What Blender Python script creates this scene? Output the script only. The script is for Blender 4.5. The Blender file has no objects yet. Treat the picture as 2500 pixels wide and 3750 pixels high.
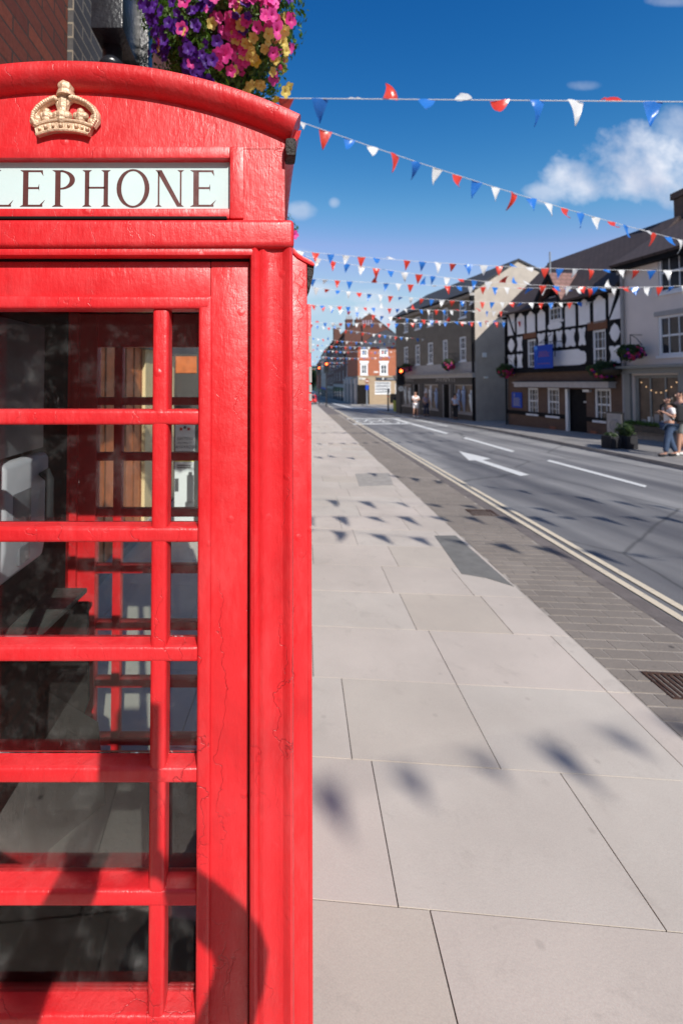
import bpy, bmesh, math, random
from mathutils import Vector, Matrix
R = math.radians
random.seed(7)
scene = bpy.context.scene
COL = scene.collection

# ------------------------------------------------------------------ camera
FX, CX, YH, CAMZ = 1594.0, 984.0, 1402.0, 1.7          # focal length and centre, in pixels of a 2500 x 3750 frame
TH = R(1.65)
Y0 = YH - FX * math.tan(TH)
cd = bpy.data.cameras.new("camera")
cam = bpy.data.objects.new("camera", cd); COL.objects.link(cam)
cam.location = (0, 0, CAMZ); cam.rotation_euler = (R(90) + TH, 0, 0)
cd.sensor_fit = 'HORIZONTAL'; cd.sensor_width = 36; cd.lens = 36 * FX / 2500
cd.shift_x = (1250 - CX) / 2500; cd.shift_y = -(1875 - Y0) / 2500
cd.clip_start = 0.02; cd.clip_end = 5000
cd.dof.use_dof = True; cd.dof.focus_distance = 0.90; cd.dof.aperture_fstop = 5.2
scene.camera = cam

# ------------------------------------------------------------------ sun, sky, exposure
SUN_AZ, SUN_EL = R(17.0), R(35.2)                        # azimuth: behind the camera, to the right
SUNV = Vector((math.sin(SUN_AZ) * math.cos(SUN_EL), -math.cos(SUN_AZ) * math.cos(SUN_EL), math.sin(SUN_EL)))
sl = bpy.data.lights.new("sun", 'SUN'); sl.energy = 4.3; sl.angle = R(0.55); sl.color = (1.0, 0.95, 0.88)
so = bpy.data.objects.new("sun", sl); COL.objects.link(so); so.location = (5, -15, 20)
so.rotation_euler = SUNV.to_track_quat('Z', 'Y').to_euler()
scene.view_settings.view_transform = 'Standard'; scene.view_settings.look = 'None'
scene.view_settings.exposure = 0.28; scene.view_settings.gamma = 1.0
scene.view_settings.use_curve_mapping = False
scene.cycles.transparent_max_bounces = 16
scene.cycles.max_bounces = 8

def ray(px, py):
    a = (px - CX) / FX; b = (Y0 - py) / FX
    return Vector((a, math.cos(TH) - b * math.sin(TH), math.sin(TH) + b * math.cos(TH)))
def at(px, py, Y):
    r = ray(px, py); k = Y / r.y
    return Vector((r.x * k, Y, CAMZ + r.z * k))
SLOPE = 0.022
def gz(Y):
    return -SLOPE * Y if Y < 260 else -SLOPE * 260 + (Y - 260) * .03
def gnd(px, py):
    r = ray(px, py); k = -CAMZ / (r.z + SLOPE * r.y)
    return Vector((r.x * k, r.y * k, CAMZ + r.z * k))

W = bpy.data.worlds.new("World"); scene.world = W; W.use_nodes = True
wn = W.node_tree; N = wn.nodes; L = wn.links; N.clear()
def wnode(t, **kw):
    n = N.new(t)
    for k, v in kw.items(): setattr(n, k, v)
    return n
def wmath(op, a, b=None, clamp=False):
    n = N.new('ShaderNodeMath'); n.operation = op; n.use_clamp = clamp
    for i, v in enumerate((a, b)):
        if v is None: continue
        if isinstance(v, (int, float)): n.inputs[i].default_value = v
        else: L.new(v, n.inputs[i])
    return n.outputs[0]
sky = wnode('ShaderNodeTexSky', sky_type='NISHITA'); sky.sun_disc = False
sky.sun_elevation = SUN_EL; sky.sun_rotation = R(180) - SUN_AZ
sky.altitude = 60; sky.air_density = 1.0; sky.dust_density = 0.6; sky.ozone_density = 2.2
tc = wnode('ShaderNodeTexCoord'); sx = wnode('ShaderNodeSeparateXYZ'); L.new(tc.outputs['Generated'], sx.inputs[0])
ysafe = wmath('MAXIMUM', sx.outputs[1], 0.02)
cu = wmath('DIVIDE', sx.outputs[0], ysafe); cv = wmath('DIVIDE', sx.outputs[2], ysafe)
cxyz = wnode('ShaderNodeCombineXYZ'); L.new(cu, cxyz.inputs[0]); L.new(cv, cxyz.inputs[1])
nz = wnode('ShaderNodeTexNoise'); nz.inputs['Scale'].default_value = 7.0; nz.inputs['Detail'].default_value = 9.0
nz.inputs['Roughness'].default_value = 0.58
L.new(cxyz.outputs[0], nz.inputs['Vector'])
noi = wmath('SUBTRACT', nz.outputs[0], 0.5)
tot = None
for (px, py, a, b, amp, th) in ((2390, 600, 320, 160, 1.0, .0), (2170, 660, 230, 95, .9, .0), (1990, 700, 90, 45, .55, .0), (2480, 470, 120, 90, .5, 0),
                            (1110, 770, 62, 42, .5, .0), (1222, 742, 24, 22, .4, .0), (2135, 312, 70, 22, .20, .0), (2440, 2, 100, 26, .28, .0),
                            (1170, 1060, 150, 44, .5, .0), (1330, 1085, 110, 30, .45, 0), (1400, 1150, 160, 55, .8, .0), (1080, 930, 90, 28, .24, 0), (1100, 1130, 120, 30, .26, 0)):
    r0 = ray(px, py); u0, v0 = r0.x / r0.y, r0.z / r0.y
    du = wmath('MULTIPLY', wmath('SUBTRACT', cu, u0), FX / a); dv = wmath('MULTIPLY', wmath('SUBTRACT', cv, v0), FX / b)
    e = wmath('SUBTRACT', 1.0, wmath('ADD', wmath('MULTIPLY', du, du), wmath('MULTIPLY', dv, dv)))
    e = wmath('ADD', wmath('MAXIMUM', e, -3.0), wmath('MULTIPLY', noi, 3.6))
    d = wmath('MULTIPLY', wmath('MULTIPLY', wmath('MAXIMUM', e, 0.0), 1.0, True), amp)
    tot = d if tot is None else wmath('MAXIMUM', tot, d)
tot = wmath('MULTIPLY', tot, wmath('GREATER_THAN', sx.outputs[1], 0.03))
nz2 = wnode('ShaderNodeTexNoise'); nz2.inputs['Scale'].default_value = 5.0; nz2.inputs['Detail'].default_value = 5.0
L.new(cxyz.outputs[0], nz2.inputs['Vector'])
cr = wnode('ShaderNodeValToRGB'); cr.color_ramp.elements[0].position = .35; cr.color_ramp.elements[1].position = .62
cr.color_ramp.elements[0].color = (4.6, 5.2, 6.6, 1); cr.color_ramp.elements[1].color = (7.6, 7.9, 8.6, 1)
L.new(nz2.outputs[0], cr.inputs[0])
spl = wnode('ShaderNodeSeparateColor'); L.new(sky.outputs[0], spl.inputs[0]); hs = wnode('ShaderNodeCombineColor')
for i, (k_, p_, m_) in enumerate(((0.223, 3.7, 1.25), (0.583, 1.74, 1.16), (1.16, 1.11, 1.30))):     # deep, polarised-looking summer sky
    L.new(wmath('MINIMUM', wmath('MINIMUM', wmath('MULTIPLY', wmath('POWER', spl.outputs[i], p_), k_), wmath('MULTIPLY', spl.outputs[i], m_)), (4.0, 5.5, 6.8)[i]), hs.inputs[i])
mx = wnode('ShaderNodeMixRGB'); L.new(tot, mx.inputs[0]); L.new(hs.outputs[0], mx.inputs[1]); L.new(cr.outputs[0], mx.inputs[2])
bg = wnode('ShaderNodeBackground'); bg.inputs[1].default_value = 0.10
L.new(mx.outputs[0], bg.inputs[0]); wo = wnode('ShaderNodeOutputWorld'); L.new(bg.outputs[0], wo.inputs[0])

# ------------------------------------------------------------------ materials
MATS = {}
def C4(c): return (c[0], c[1], c[2], 1)
class NT:
    def __init__(s, name):
        s.m = bpy.data.materials.new(name); s.m.use_nodes = True; s.t = s.m.node_tree; s.t.nodes.clear()
        s.out = s.n('ShaderNodeOutputMaterial'); s.b = s.n('ShaderNodeBsdfPrincipled'); s.l(s.b.outputs[0], s.out.inputs[0])
        s.co = s.n('ShaderNodeTexCoord').outputs['Object']; MATS[name] = s.m
    def n(s, t, **kw):
        x = s.t.nodes.new(t)
        for k, v in kw.items(): setattr(x, k, v)
        return x
    def l(s, a, b): s.t.links.new(a, b)
    def v(s, inp, val):
        if hasattr(val, 'links') or isinstance(val, bpy.types.NodeSocket): s.l(val, inp)
        elif isinstance(val, (tuple, list)) and len(val) == 3 and inp.type == 'RGBA': inp.default_value = C4(val)
        else: inp.default_value = val
    def noise(s, scale, detail=4, rough=.55, vec=None, stretch=None, dist=0.):
        x = s.n('ShaderNodeTexNoise'); x.inputs['Scale'].default_value = scale; x.inputs['Detail'].default_value = detail
        x.inputs['Roughness'].default_value = rough; x.inputs['Distortion'].default_value = dist
        vec = vec or s.co
        if stretch:
            mp = s.n('ShaderNodeMapping'); mp.inputs['Scale'].default_value = stretch; s.l(vec, mp.inputs[0]); vec = mp.outputs[0]
        s.l(vec, x.inputs['Vector']); return x.outputs[0]
    def ramp(s, f, stops):
        x = s.n('ShaderNodeValToRGB'); e = x.color_ramp.elements
        while len(e) < len(stops): e.new(.5)
        for i, (p, c) in enumerate(stops):
            e[i].position = p; e[i].color = C4(c) if isinstance(c, (tuple, list)) else (c, c, c, 1)
        s.l(f, x.inputs[0]); return x.outputs[0]
    def mix(s, f, a, b, mode='MIX'):
        x = s.n('ShaderNodeMixRGB', blend_type=mode); s.v(x.inputs[0], f); s.v(x.inputs[1], a); s.v(x.inputs[2], b); return x.outputs[0]
    def math(s, op, a, b=0.):
        x = s.n('ShaderNodeMath', operation=op); s.v(x.inputs[0], a); s.v(x.inputs[1], b); return x.outputs[0]
    def bump(s, h, strength=.3, dist=.01, chain=None):
        x = s.n('ShaderNodeBump'); x.inputs['Strength'].default_value = strength; x.inputs['Distance'].default_value = dist
        s.l(h, x.inputs['Height'])
        if chain is not None: s.l(chain, x.inputs['Normal'])
        s.l(x.outputs[0], s.b.inputs['Normal']); return x.outputs[0]
    def set(s, **kw):
        nm = dict(col='Base Color', rough='Roughness', metal='Metallic', coat='Coat Weight', coatr='Coat Roughness', spec='Specular IOR Level',
                  emis='Emission Color', es='Emission Strength', trans='Transmission Weight', alpha='Alpha', sheen='Sheen Weight')
        for k, v in kw.items(): s.v(s.b.inputs[nm[k]], v)
        return s

def plain(name, col, rough=.6, var=.12, scale=6, bump=.1, bs=60, **kw):
    t = NT(name); n = t.noise(scale, 5)
    a = tuple(c * (1 - var) for c in col); b = tuple(min(1, c * (1 + var)) for c in col)
    t.set(col=t.ramp(n, [(.3, a), (.7, b)]), rough=rough, **kw)
    if bump: t.bump(t.noise(bs, 4), bump, .01)
    return t.m

# old red gloss paint, brushed on in many coats: blisters, runs, cracks, chips down to undercoat
t = NT('red_paint')
n1 = t.noise(3.0, 4); n2 = t.noise(26, 6, .6); n3 = t.noise(120, 4, .6, stretch=(1, 1, .35)); n4 = t.noise(9, 6, .7, stretch=(1, 1, .3)); n5 = t.noise(2.6, 5, .65); n6 = t.noise(55, 5, .7, stretch=(1, 1, .09))
base = t.ramp(n1, [(.25, (.57, .014, .018)), (.55, (.64, .018, .024)), (.8, (.66, .032, .040))])
base = t.mix(t.ramp(n4, [(.50, 0.), (.70, .55)]), base, (.66, .075, .08)); base = t.mix(t.ramp(n5, [(.52, 0.), (.72, .55)]), base, (.36, .010, .014)); base = t.mix(t.ramp(n6, [(.58, 0.), (.74, .35)]), base, (.42, .012, .016))
vo = t.n('ShaderNodeTexVoronoi', feature='DISTANCE_TO_EDGE'); vo.inputs['Scale'].default_value = 5.0
mp = t.n('ShaderNodeMapping'); mp.inputs['Scale'].default_value = (2.6, 2.6, .26)
wv = t.n('ShaderNodeTexNoise'); wv.inputs['Scale'].default_value = 14; wv.inputs['Detail'].default_value = 5; t.l(t.co, wv.inputs['Vector'])
ad = t.n('ShaderNodeMixRGB', blend_type='ADD'); ad.inputs[0].default_value = .10; t.l(t.co, ad.inputs[1]); t.l(wv.outputs['Color'], ad.inputs[2])
t.l(ad.outputs[0], mp.inputs[0]); t.l(mp.outputs[0], vo.inputs['Vector'])
crk = t.ramp(vo.outputs[0], [(.0, 1.), (.006, .45), (.014, 0.)])
gate = t.ramp(t.noise(2.3, 4, .6), [(.47, 0.), (.60, 1.)])
crk = t.math('MULTIPLY', crk, gate)
base = t.mix(t.math('MULTIPLY', crk, .5), base, (.22, .008, .012))
chipn = t.noise(17, 6, .65, stretch=(1.3, 1.3, .6)); chip = t.math('MULTIPLY', t.ramp(chipn, [(.725, 0.), (.735, 1.)]), t.ramp(t.noise(2.1, 2), [(.50, 0.), (.56, 1.)]))
base = t.mix(chip, base, t.ramp(t.noise(60, 3), [(.4, (.45, .10, .02)), (.6, (.12, .05, .035))]))
t.set(col=base, rough=t.ramp(n2, [(.3, .30), (.7, .52)]), coat=.06, coatr=.3)
h = t.math('ADD', t.math('MULTIPLY', n2, .9), t.math('MULTIPLY', n3, .5))
vb = t.n('ShaderNodeTexVoronoi'); vb.inputs['Scale'].default_value = 22; t.l(t.co, vb.inputs['Vector'])
blis = t.math('MULTIPLY', t.ramp(vb.outputs['Distance'], [(.06, 1.), (.2, 0.)]), t.ramp(t.noise(6, 2), [(.52, 0.), (.6, .8)]))
h = t.math('ADD', h, blis); h = t.math('SUBTRACT', h, t.math('MULTIPLY', crk, .6)); h = t.math('SUBTRACT', h, t.math('MULTIPLY', chip, .8))
t.bump(t.math('ADD', h, t.math('MULTIPLY', n6, .35)), .62, .0035)
RED = t.m

plain('gold_paint', (.66, .46, .31), .45, .2, 40, .4, 130, metal=.3)
plain('black_gap', (.008, .007, .007), .8, spec=.15)
plain('sign_glass', (.55, .68, .68), .22, .05, 4, .02)
plain('letter_brown', (.085, .018, .016), .5)
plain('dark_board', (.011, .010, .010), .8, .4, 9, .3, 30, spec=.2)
plain('shelf_slate', (.05, .052, .05), .45, .5, 16, .3, 50)
plain('phone_grey', (.42, .42, .47), .38, .08, 5, .05)
plain('phone_plate', (.14, .14, .16), .35, .1)
plain('black_iron', (.014, .016, .022), .28, .3, 12, .35, 45)
plain('tar', (.02, .016, .014), .6, .4, 50, 1., 90)
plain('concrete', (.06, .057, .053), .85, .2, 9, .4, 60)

t = NT('kiosk_glass')
dirt = t.ramp(t.noise(16, 8, .7), [(.50, .002), (.66, .025), (.82, .18)])
scr = t.ramp(t.noise(60, 6, .7, stretch=(1, 1, .12)), [(.69, 0.), (.73, .16)])
gl = t.n('ShaderNodeBsdfGlossy'); gl.inputs['Roughness'].default_value = .02
df = t.n('ShaderNodeBsdfDiffuse'); df.inputs['Color'].default_value = (.55, .55, .55, 1)
tr = t.n('ShaderNodeBsdfTransparent'); tr.inputs['Color'].default_value = (.93, .95, .94, 1)
fr = t.n('ShaderNodeFresnel'); fr.inputs['IOR'].default_value = 1.3
m1 = t.n('ShaderNodeMixShader'); t.l(fr.outputs[0], m1.inputs[0]); t.l(tr.outputs[0], m1.inputs[1]); t.l(gl.outputs[0], m1.inputs[2])
m2 = t.n('ShaderNodeMixShader'); t.l(t.math('MAXIMUM', dirt, scr), m2.inputs[0]); t.l(m1.outputs[0], m2.inputs[1]); t.l(df.outputs[0], m2.inputs[2])
t.l(m2.outputs[0], t.out.inputs[0])

# ground
def slabtone(name, cols, rough=.8, fine=.07, bumpS=.14, bscale=90):
    t = NT(name); at_ = t.n('ShaderNodeAttribute', attribute_name='tone')
    c = t.ramp(at_.outputs['Fac'], cols)
    c = t.mix(t.ramp(t.noise(1.3, 6, .6), [(.3, 0.), (.70, .60)]), c, tuple(x * .74 for x in cols[0][1])); c = t.mix(t.ramp(t.noise(4.5, 7, .7, dist=.6), [(.56, 0.), (.70, .38)]), c, tuple(x * .66 for x in cols[0][1]))
    sp = t.noise(240, 3, .7); c = t.mix(.6, c, t.ramp(sp, [(.3, .5 - fine), (.7, .5 + fine)]), 'OVERLAY')
    spots = t.n('ShaderNodeTexVoronoi'); spots.inputs['Scale'].default_value = 1.9; t.l(t.co, spots.inputs['Vector'])
    c = t.mix(t.ramp(spots.outputs['Distance'], [(.024, .8), (.040, 0.)]), c, (.07, .062, .055)); st = t.n('ShaderNodeTexVoronoi'); st.inputs['Scale'].default_value = 5.7; t.l(t.co, st.inputs['Vector']); c = t.mix(t.ramp(st.outputs['Distance'], [(.05, .35), (.10, 0.)]), c, tuple(x * .6 for x in cols[0][1]))
    t.set(col=c, rough=rough); t.bump(t.math('ADD', t.noise(bscale, 4), t.math('MULTIPLY', t.noise(9, 4), .9)), bumpS, .004); return t.m
slabtone('slab', [(0., (.57, .50, .435)), (.4, (.63, .55, .485)), (.8, (.60, .545, .48)), (1., (.55, .465, .38))])
slabtone('sett', [(0., (.245, .21, .18)), (.5, (.275, .235, .20)), (1., (.295, .255, .22))], bumpS=.6, bscale=60)
plain('joint', (.12, .10, .085), .95, .2, 12); plain('sett_joint', (.36, .32, .28), .95, .25, 12)
t = NT('asphalt'); mp_ = (1, .05, 1)
big = t.noise(.9, 3, .5, stretch=mp_); mid = t.noise(.5, 5, .6)
c = t.ramp(big, [(.38, (.125, .122, .13)), (.48, (.21, .205, .205)), (.60, (.34, .33, .32))])
c = t.mix(t.ramp(mid, [(.4, 0.), (.7, .45)]), c, (.12, .12, .127))
sxx = t.n('ShaderNodeSeparateXYZ'); t.l(t.co, sxx.inputs[0])
lat = t.math('SUBTRACT', sxx.outputs[0], t.math('MULTIPLY', sxx.outputs[1], .083)); lat = t.math('ADD', lat, t.math('MULTIPLY', t.math('SUBTRACT', t.noise(.55, 6, .6, stretch=(1, .35, 1)), .5), 2.6))
lat = t.math('DIVIDE', lat, 9.)
c = t.mix(t.ramp(lat, [(.36, 0.), (.44, .62), (.50, .25), (.56, .68), (.64, 0.)]), c, (.072, .072, .082))    # older dark surface worn into the near lane
crkv = t.n('ShaderNodeTexVoronoi', feature='DISTANCE_TO_EDGE'); crkv.inputs['Scale'].default_value = .35; t.l(t.mix(.2, t.co, t.noise(1.5, 5)), crkv.inputs['Vector'])
c = t.mix(t.ramp(crkv.outputs[0], [(.0, .7), (.008, 0.)]), c, (.05, .05, .05))
c = t.mix(.7, c, t.ramp(t.noise(170, 3, .7), [(.3, .3), (.7, .7)]), 'OVERLAY')
t.set(col=c, rough=.72); t.bump(t.noise(150, 3), .5, .006)
plain('asphalt_patch', (.19, .185, .175), .9, .15, 8, .5, 160)
plain('kerbstone', (.30, .28, .26), .85, .15, 3)
plain('gutter', (.17, .145, .135), .85, .2, 7, .4, 90)
plain('pavement_far', (.26, .245, .235), .85, .15, 2)
def worn(name, col, under):
    t = NT(name); t.set(col=t.mix(t.ramp(t.noise(30, 6, .7), [(.56, 0.), (.72, .75)]), col, under), rough=.75); t.bump(t.noise(120, 3), .3, .005)
worn('yellow_line', (.72, .62, .47), (.2, .19, .17)); worn('white_line', (.72, .72, .70), (.2, .2, .2))
plain('cover_stone', (.36, .33, .30), .9, .15, 9); plain('iron_grate', (.07, .035, .022), .7, .3, 20, .5, 60)

def brick(name, c1, c2, mortar, scale=1.0, bump=.5, mapping='wall'):
    t = NT(name); uvn = t.n('ShaderNodeUVMap'); b = t.n('ShaderNodeTexBrick'); t.l(uvn.outputs[0], b.inputs['Vector'])
    b.inputs['Scale'].default_value = scale; b.inputs['Brick Width'].default_value = .225; b.inputs['Row Height'].default_value = .075
    b.inputs['Mortar Size'].default_value = .006; b.inputs['Mortar Smooth'].default_value = .15; b.inputs['Bias'].default_value = 0
    b.inputs['Color1'].default_value = C4(c1); b.inputs['Color2'].default_value = C4(c2); b.inputs['Mortar'].default_value = C4(mortar)
    c = t.mix(t.ramp(t.noise(2.2, 5), [(.35, 0.), (.75, .4)]), b.outputs['Color'], tuple(x * .6 for x in c1))
    c = t.mix(.5, c, t.ramp(t.noise(70, 3), [(.3, .35), (.7, .65)]), 'OVERLAY')
    t.set(col=c, rough=.85); t.bump(t.math('ADD', t.math('MULTIPLY', b.outputs['Fac'], -1.), t.math('MULTIPLY', t.noise(60, 3), .3)), bump, .008)
brick('brick_near', (.25, .065, .034), (.13, .034, .024), (.06, .04, .032)); brick('brick_dark', (.075, .070, .070), (.045, .042, .042), (.24, .20, .15))
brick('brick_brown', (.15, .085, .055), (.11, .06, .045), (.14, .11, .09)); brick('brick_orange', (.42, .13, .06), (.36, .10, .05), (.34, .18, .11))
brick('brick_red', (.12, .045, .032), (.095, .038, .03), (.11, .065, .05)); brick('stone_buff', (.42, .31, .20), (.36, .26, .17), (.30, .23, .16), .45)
def tiles(name, c, c2, row=.18):
    t = NT(name); uvn = t.n('ShaderNodeUVMap'); b = t.n('ShaderNodeTexBrick'); t.l(uvn.outputs[0], b.inputs['Vector'])
    b.inputs['Scale'].default_value = 1; b.inputs['Brick Width'].default_value = row * 1.3; b.inputs['Row Height'].default_value = row
    b.inputs['Mortar Size'].default_value = .012; b.inputs['Color1'].default_value = C4(c); b.inputs['Color2'].default_value = C4(c2)
    b.inputs['Mortar'].default_value = C4(tuple(x * .45 for x in c))
    t.set(col=t.mix(t.ramp(t.noise(1.2, 5), [(.35, 0.), (.75, .5)]), b.outputs['Color'], tuple(x * .7 for x in c2)), rough=.85)
    t.bump(b.outputs['Fac'], .8, .02)
tiles('tile_brown', (.085, .058, .055), (.065, .046, .045)); tiles('slate', (.06, .06, .07), (.05, .05, .055), .25); tiles('tile_pink', (.27, .15, .13), (.22, .12, .11))
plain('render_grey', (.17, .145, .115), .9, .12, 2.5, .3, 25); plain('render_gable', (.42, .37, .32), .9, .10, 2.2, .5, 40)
plain('render_cream', (.74, .65, .59), .9, .06, 1.2, .15, 30); plain('white_panel', (.84, .82, .81), .8, .05, 3)
plain('timber_black', (.010, .010, .012), .75, .3, 9, .3, spec=.15); plain('white_frame', (.75, .76, .78), .45, .04, 4, 0)
plain('window_glass', (.030, .034, .042), .06, .5, 1.2, 0); plain('shop_interior', (.10, .065, .045), .35, .6, 2.5, 0)
plain('lintel_brown', (.19, .075, .035), .8); plain('canopy_grey', (.42, .40, .40), .6); plain('shop_grey', (.075, .068, .066), .7, .08, spec=.25)
plain('shop_sage', (.22, .23, .225), .5, .06); plain('sign_blue', (.010, .06, .42), .6, .06, spec=.2); plain('sign_navy', (.02, .03, .05), .4)
plain('letter_white', (.75, .75, .72), .5, 0, 5, 0); plain('letter_pink', (.25, .06, .16), .5, 0, 5, 0); plain('letter_grey', (.30, .29, .29), .5, 0, 5, 0)
plain('sky_badge', (.05, .25, .75), .5, 0, 5, 0)
plain('terracotta', (.26, .10, .06), .85); plain('stone_trim', (.36, .34, .33), .8)
plain('cream_wood', (.78, .60, .34), .45, .05, 4, .1, 40); plain('orange_wood', (.62, .17, .055), .4, .25, 9, .2, 40)
plain('poster_white', (.72, .75, .76), .35, .03); plain('poster_yellow', (.80, .68, .06), .4, 0); plain('poster_dark', (.10, .10, .11), .4); plain('poster_red', (.6, .04, .03), .4)
plain('skin_tone', (.50, .27, .19), .5, .06, 20, 0); plain('hair_dark', (.025, .016, .012), .5, .4, 60, .3); plain('hair_ginger', (.22, .07, .03), .5, .3, 60, .3)
plain('cloth_white', (.78, .76, .78), .85, .05, 20, .2, 30); plain('cloth_black', (.018, .018, .022), .85, .2); plain('cloth_denim', (.045, .075, .14), .85, .25, 30, .2, 60)
plain('cloth_blue', (.35, .42, .60), .85, .08); plain('cloth_pinkgrey', (.36, .30, .38), .85, .15); plain('cloth_navy', (.02, .03, .07), .8); plain('cloth_hivis', (.38, .42, .08), .7)
plain('shoe_white', (.7, .7, .68), .6, .05); plain('pole_grey', (.22, .24, .27), .4, .1); plain('car_red', (.60, .02, .02), .2, .03, coat=.5); plain('van_white', (.75, .76, .78), .25, .03)
plain('rubber', (.02, .02, .02), .8); plain('soil_liner', (.06, .045, .03), .95); plain('rope_white', (.65, .65, .66), .7, 0, 5, 0)
def leafmat(name, a, b):
    t = NT(name); g = t.n('ShaderNodeNewGeometry')
    c = t.ramp(g.outputs['Random Per Island'], [(0., a), (1., b)]); t.set(col=c, rough=.5)
    tl = t.n('ShaderNodeBsdfTranslucent'); t.l(t.mix(1., c, (1.6, 1.9, .8), 'MULTIPLY'), tl.inputs[0])
    m = t.n('ShaderNodeMixShader'); m.inputs[0].default_value = .3; t.l(t.b.outputs[0], m.inputs[1]); t.l(tl.outputs[0], m.inputs[2]); t.l(m.outputs[0], t.out.inputs[0])
leafmat('leaf', (.035, .085, .012), (.12, .22, .035)); leafmat('leaf_dark', (.02, .045, .012), (.05, .09, .025))
def petalmat(name, a, b, throat):
    t = NT(name); at_ = t.n('ShaderNodeAttribute', attribute_name='rad')
    oi = t.n('ShaderNodeObjectInfo'); c = t.ramp(oi.outputs['Random'], [(0., a), (1., b)])
    c = t.mix(t.ramp(at_.outputs['Fac'], [(.10, 1.), (.30, 0.)]), c, throat); t.set(col=c, rough=.55)
    tl = t.n('ShaderNodeBsdfTranslucent'); t.l(c, tl.inputs[0])
    m = t.n('ShaderNodeMixShader'); m.inputs[0].default_value = .35; t.l(t.b.outputs[0], m.inputs[1]); t.l(tl.outputs[0], m.inputs[2]); t.l(m.outputs[0], t.out.inputs[0])
petalmat('petal_purple', (.05, .008, .20), (.12, .022, .34), (.02, .004, .07)); petalmat('petal_pink', (.75, .03, .26), (.85, .08, .42), (.30, .01, .07))
petalmat('petal_yellow', (.85, .62, .05), (.80, .66, .22), (.75, .45, .02)); petalmat('petal_red', (.62, .02, .10), (.5, .02, .12), (.15, .0, .02))
def flagmat(name, col):
    t = NT(name); t.set(col=col, rough=.28, spec=.6)
    t.bump(t.noise(9, 2), .5, .02)
    tl = t.n('ShaderNodeBsdfTranslucent'); t.v(tl.inputs[0], col)
    m = t.n('ShaderNodeMixShader'); m.inputs[0].default_value = .35; t.l(t.b.outputs[0], m.inputs[1]); t.l(tl.outputs[0], m.inputs[2]); t.l(m.outputs[0], t.out.inputs[0])
flagmat('flag_white', (.85, .85, .84)); flagmat('flag_red', (.80, .06, .035)); flagmat('flag_blue', (.035, .22, .72))
t = NT('red_light'); t.set(col=(.6, .02, 0), emis=(1, .10, .02), es=9.0)
t = NT('warm_lamp'); t.set(col=(.6, .5, .3), emis=(1, .6, .3), es=.8)

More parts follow.
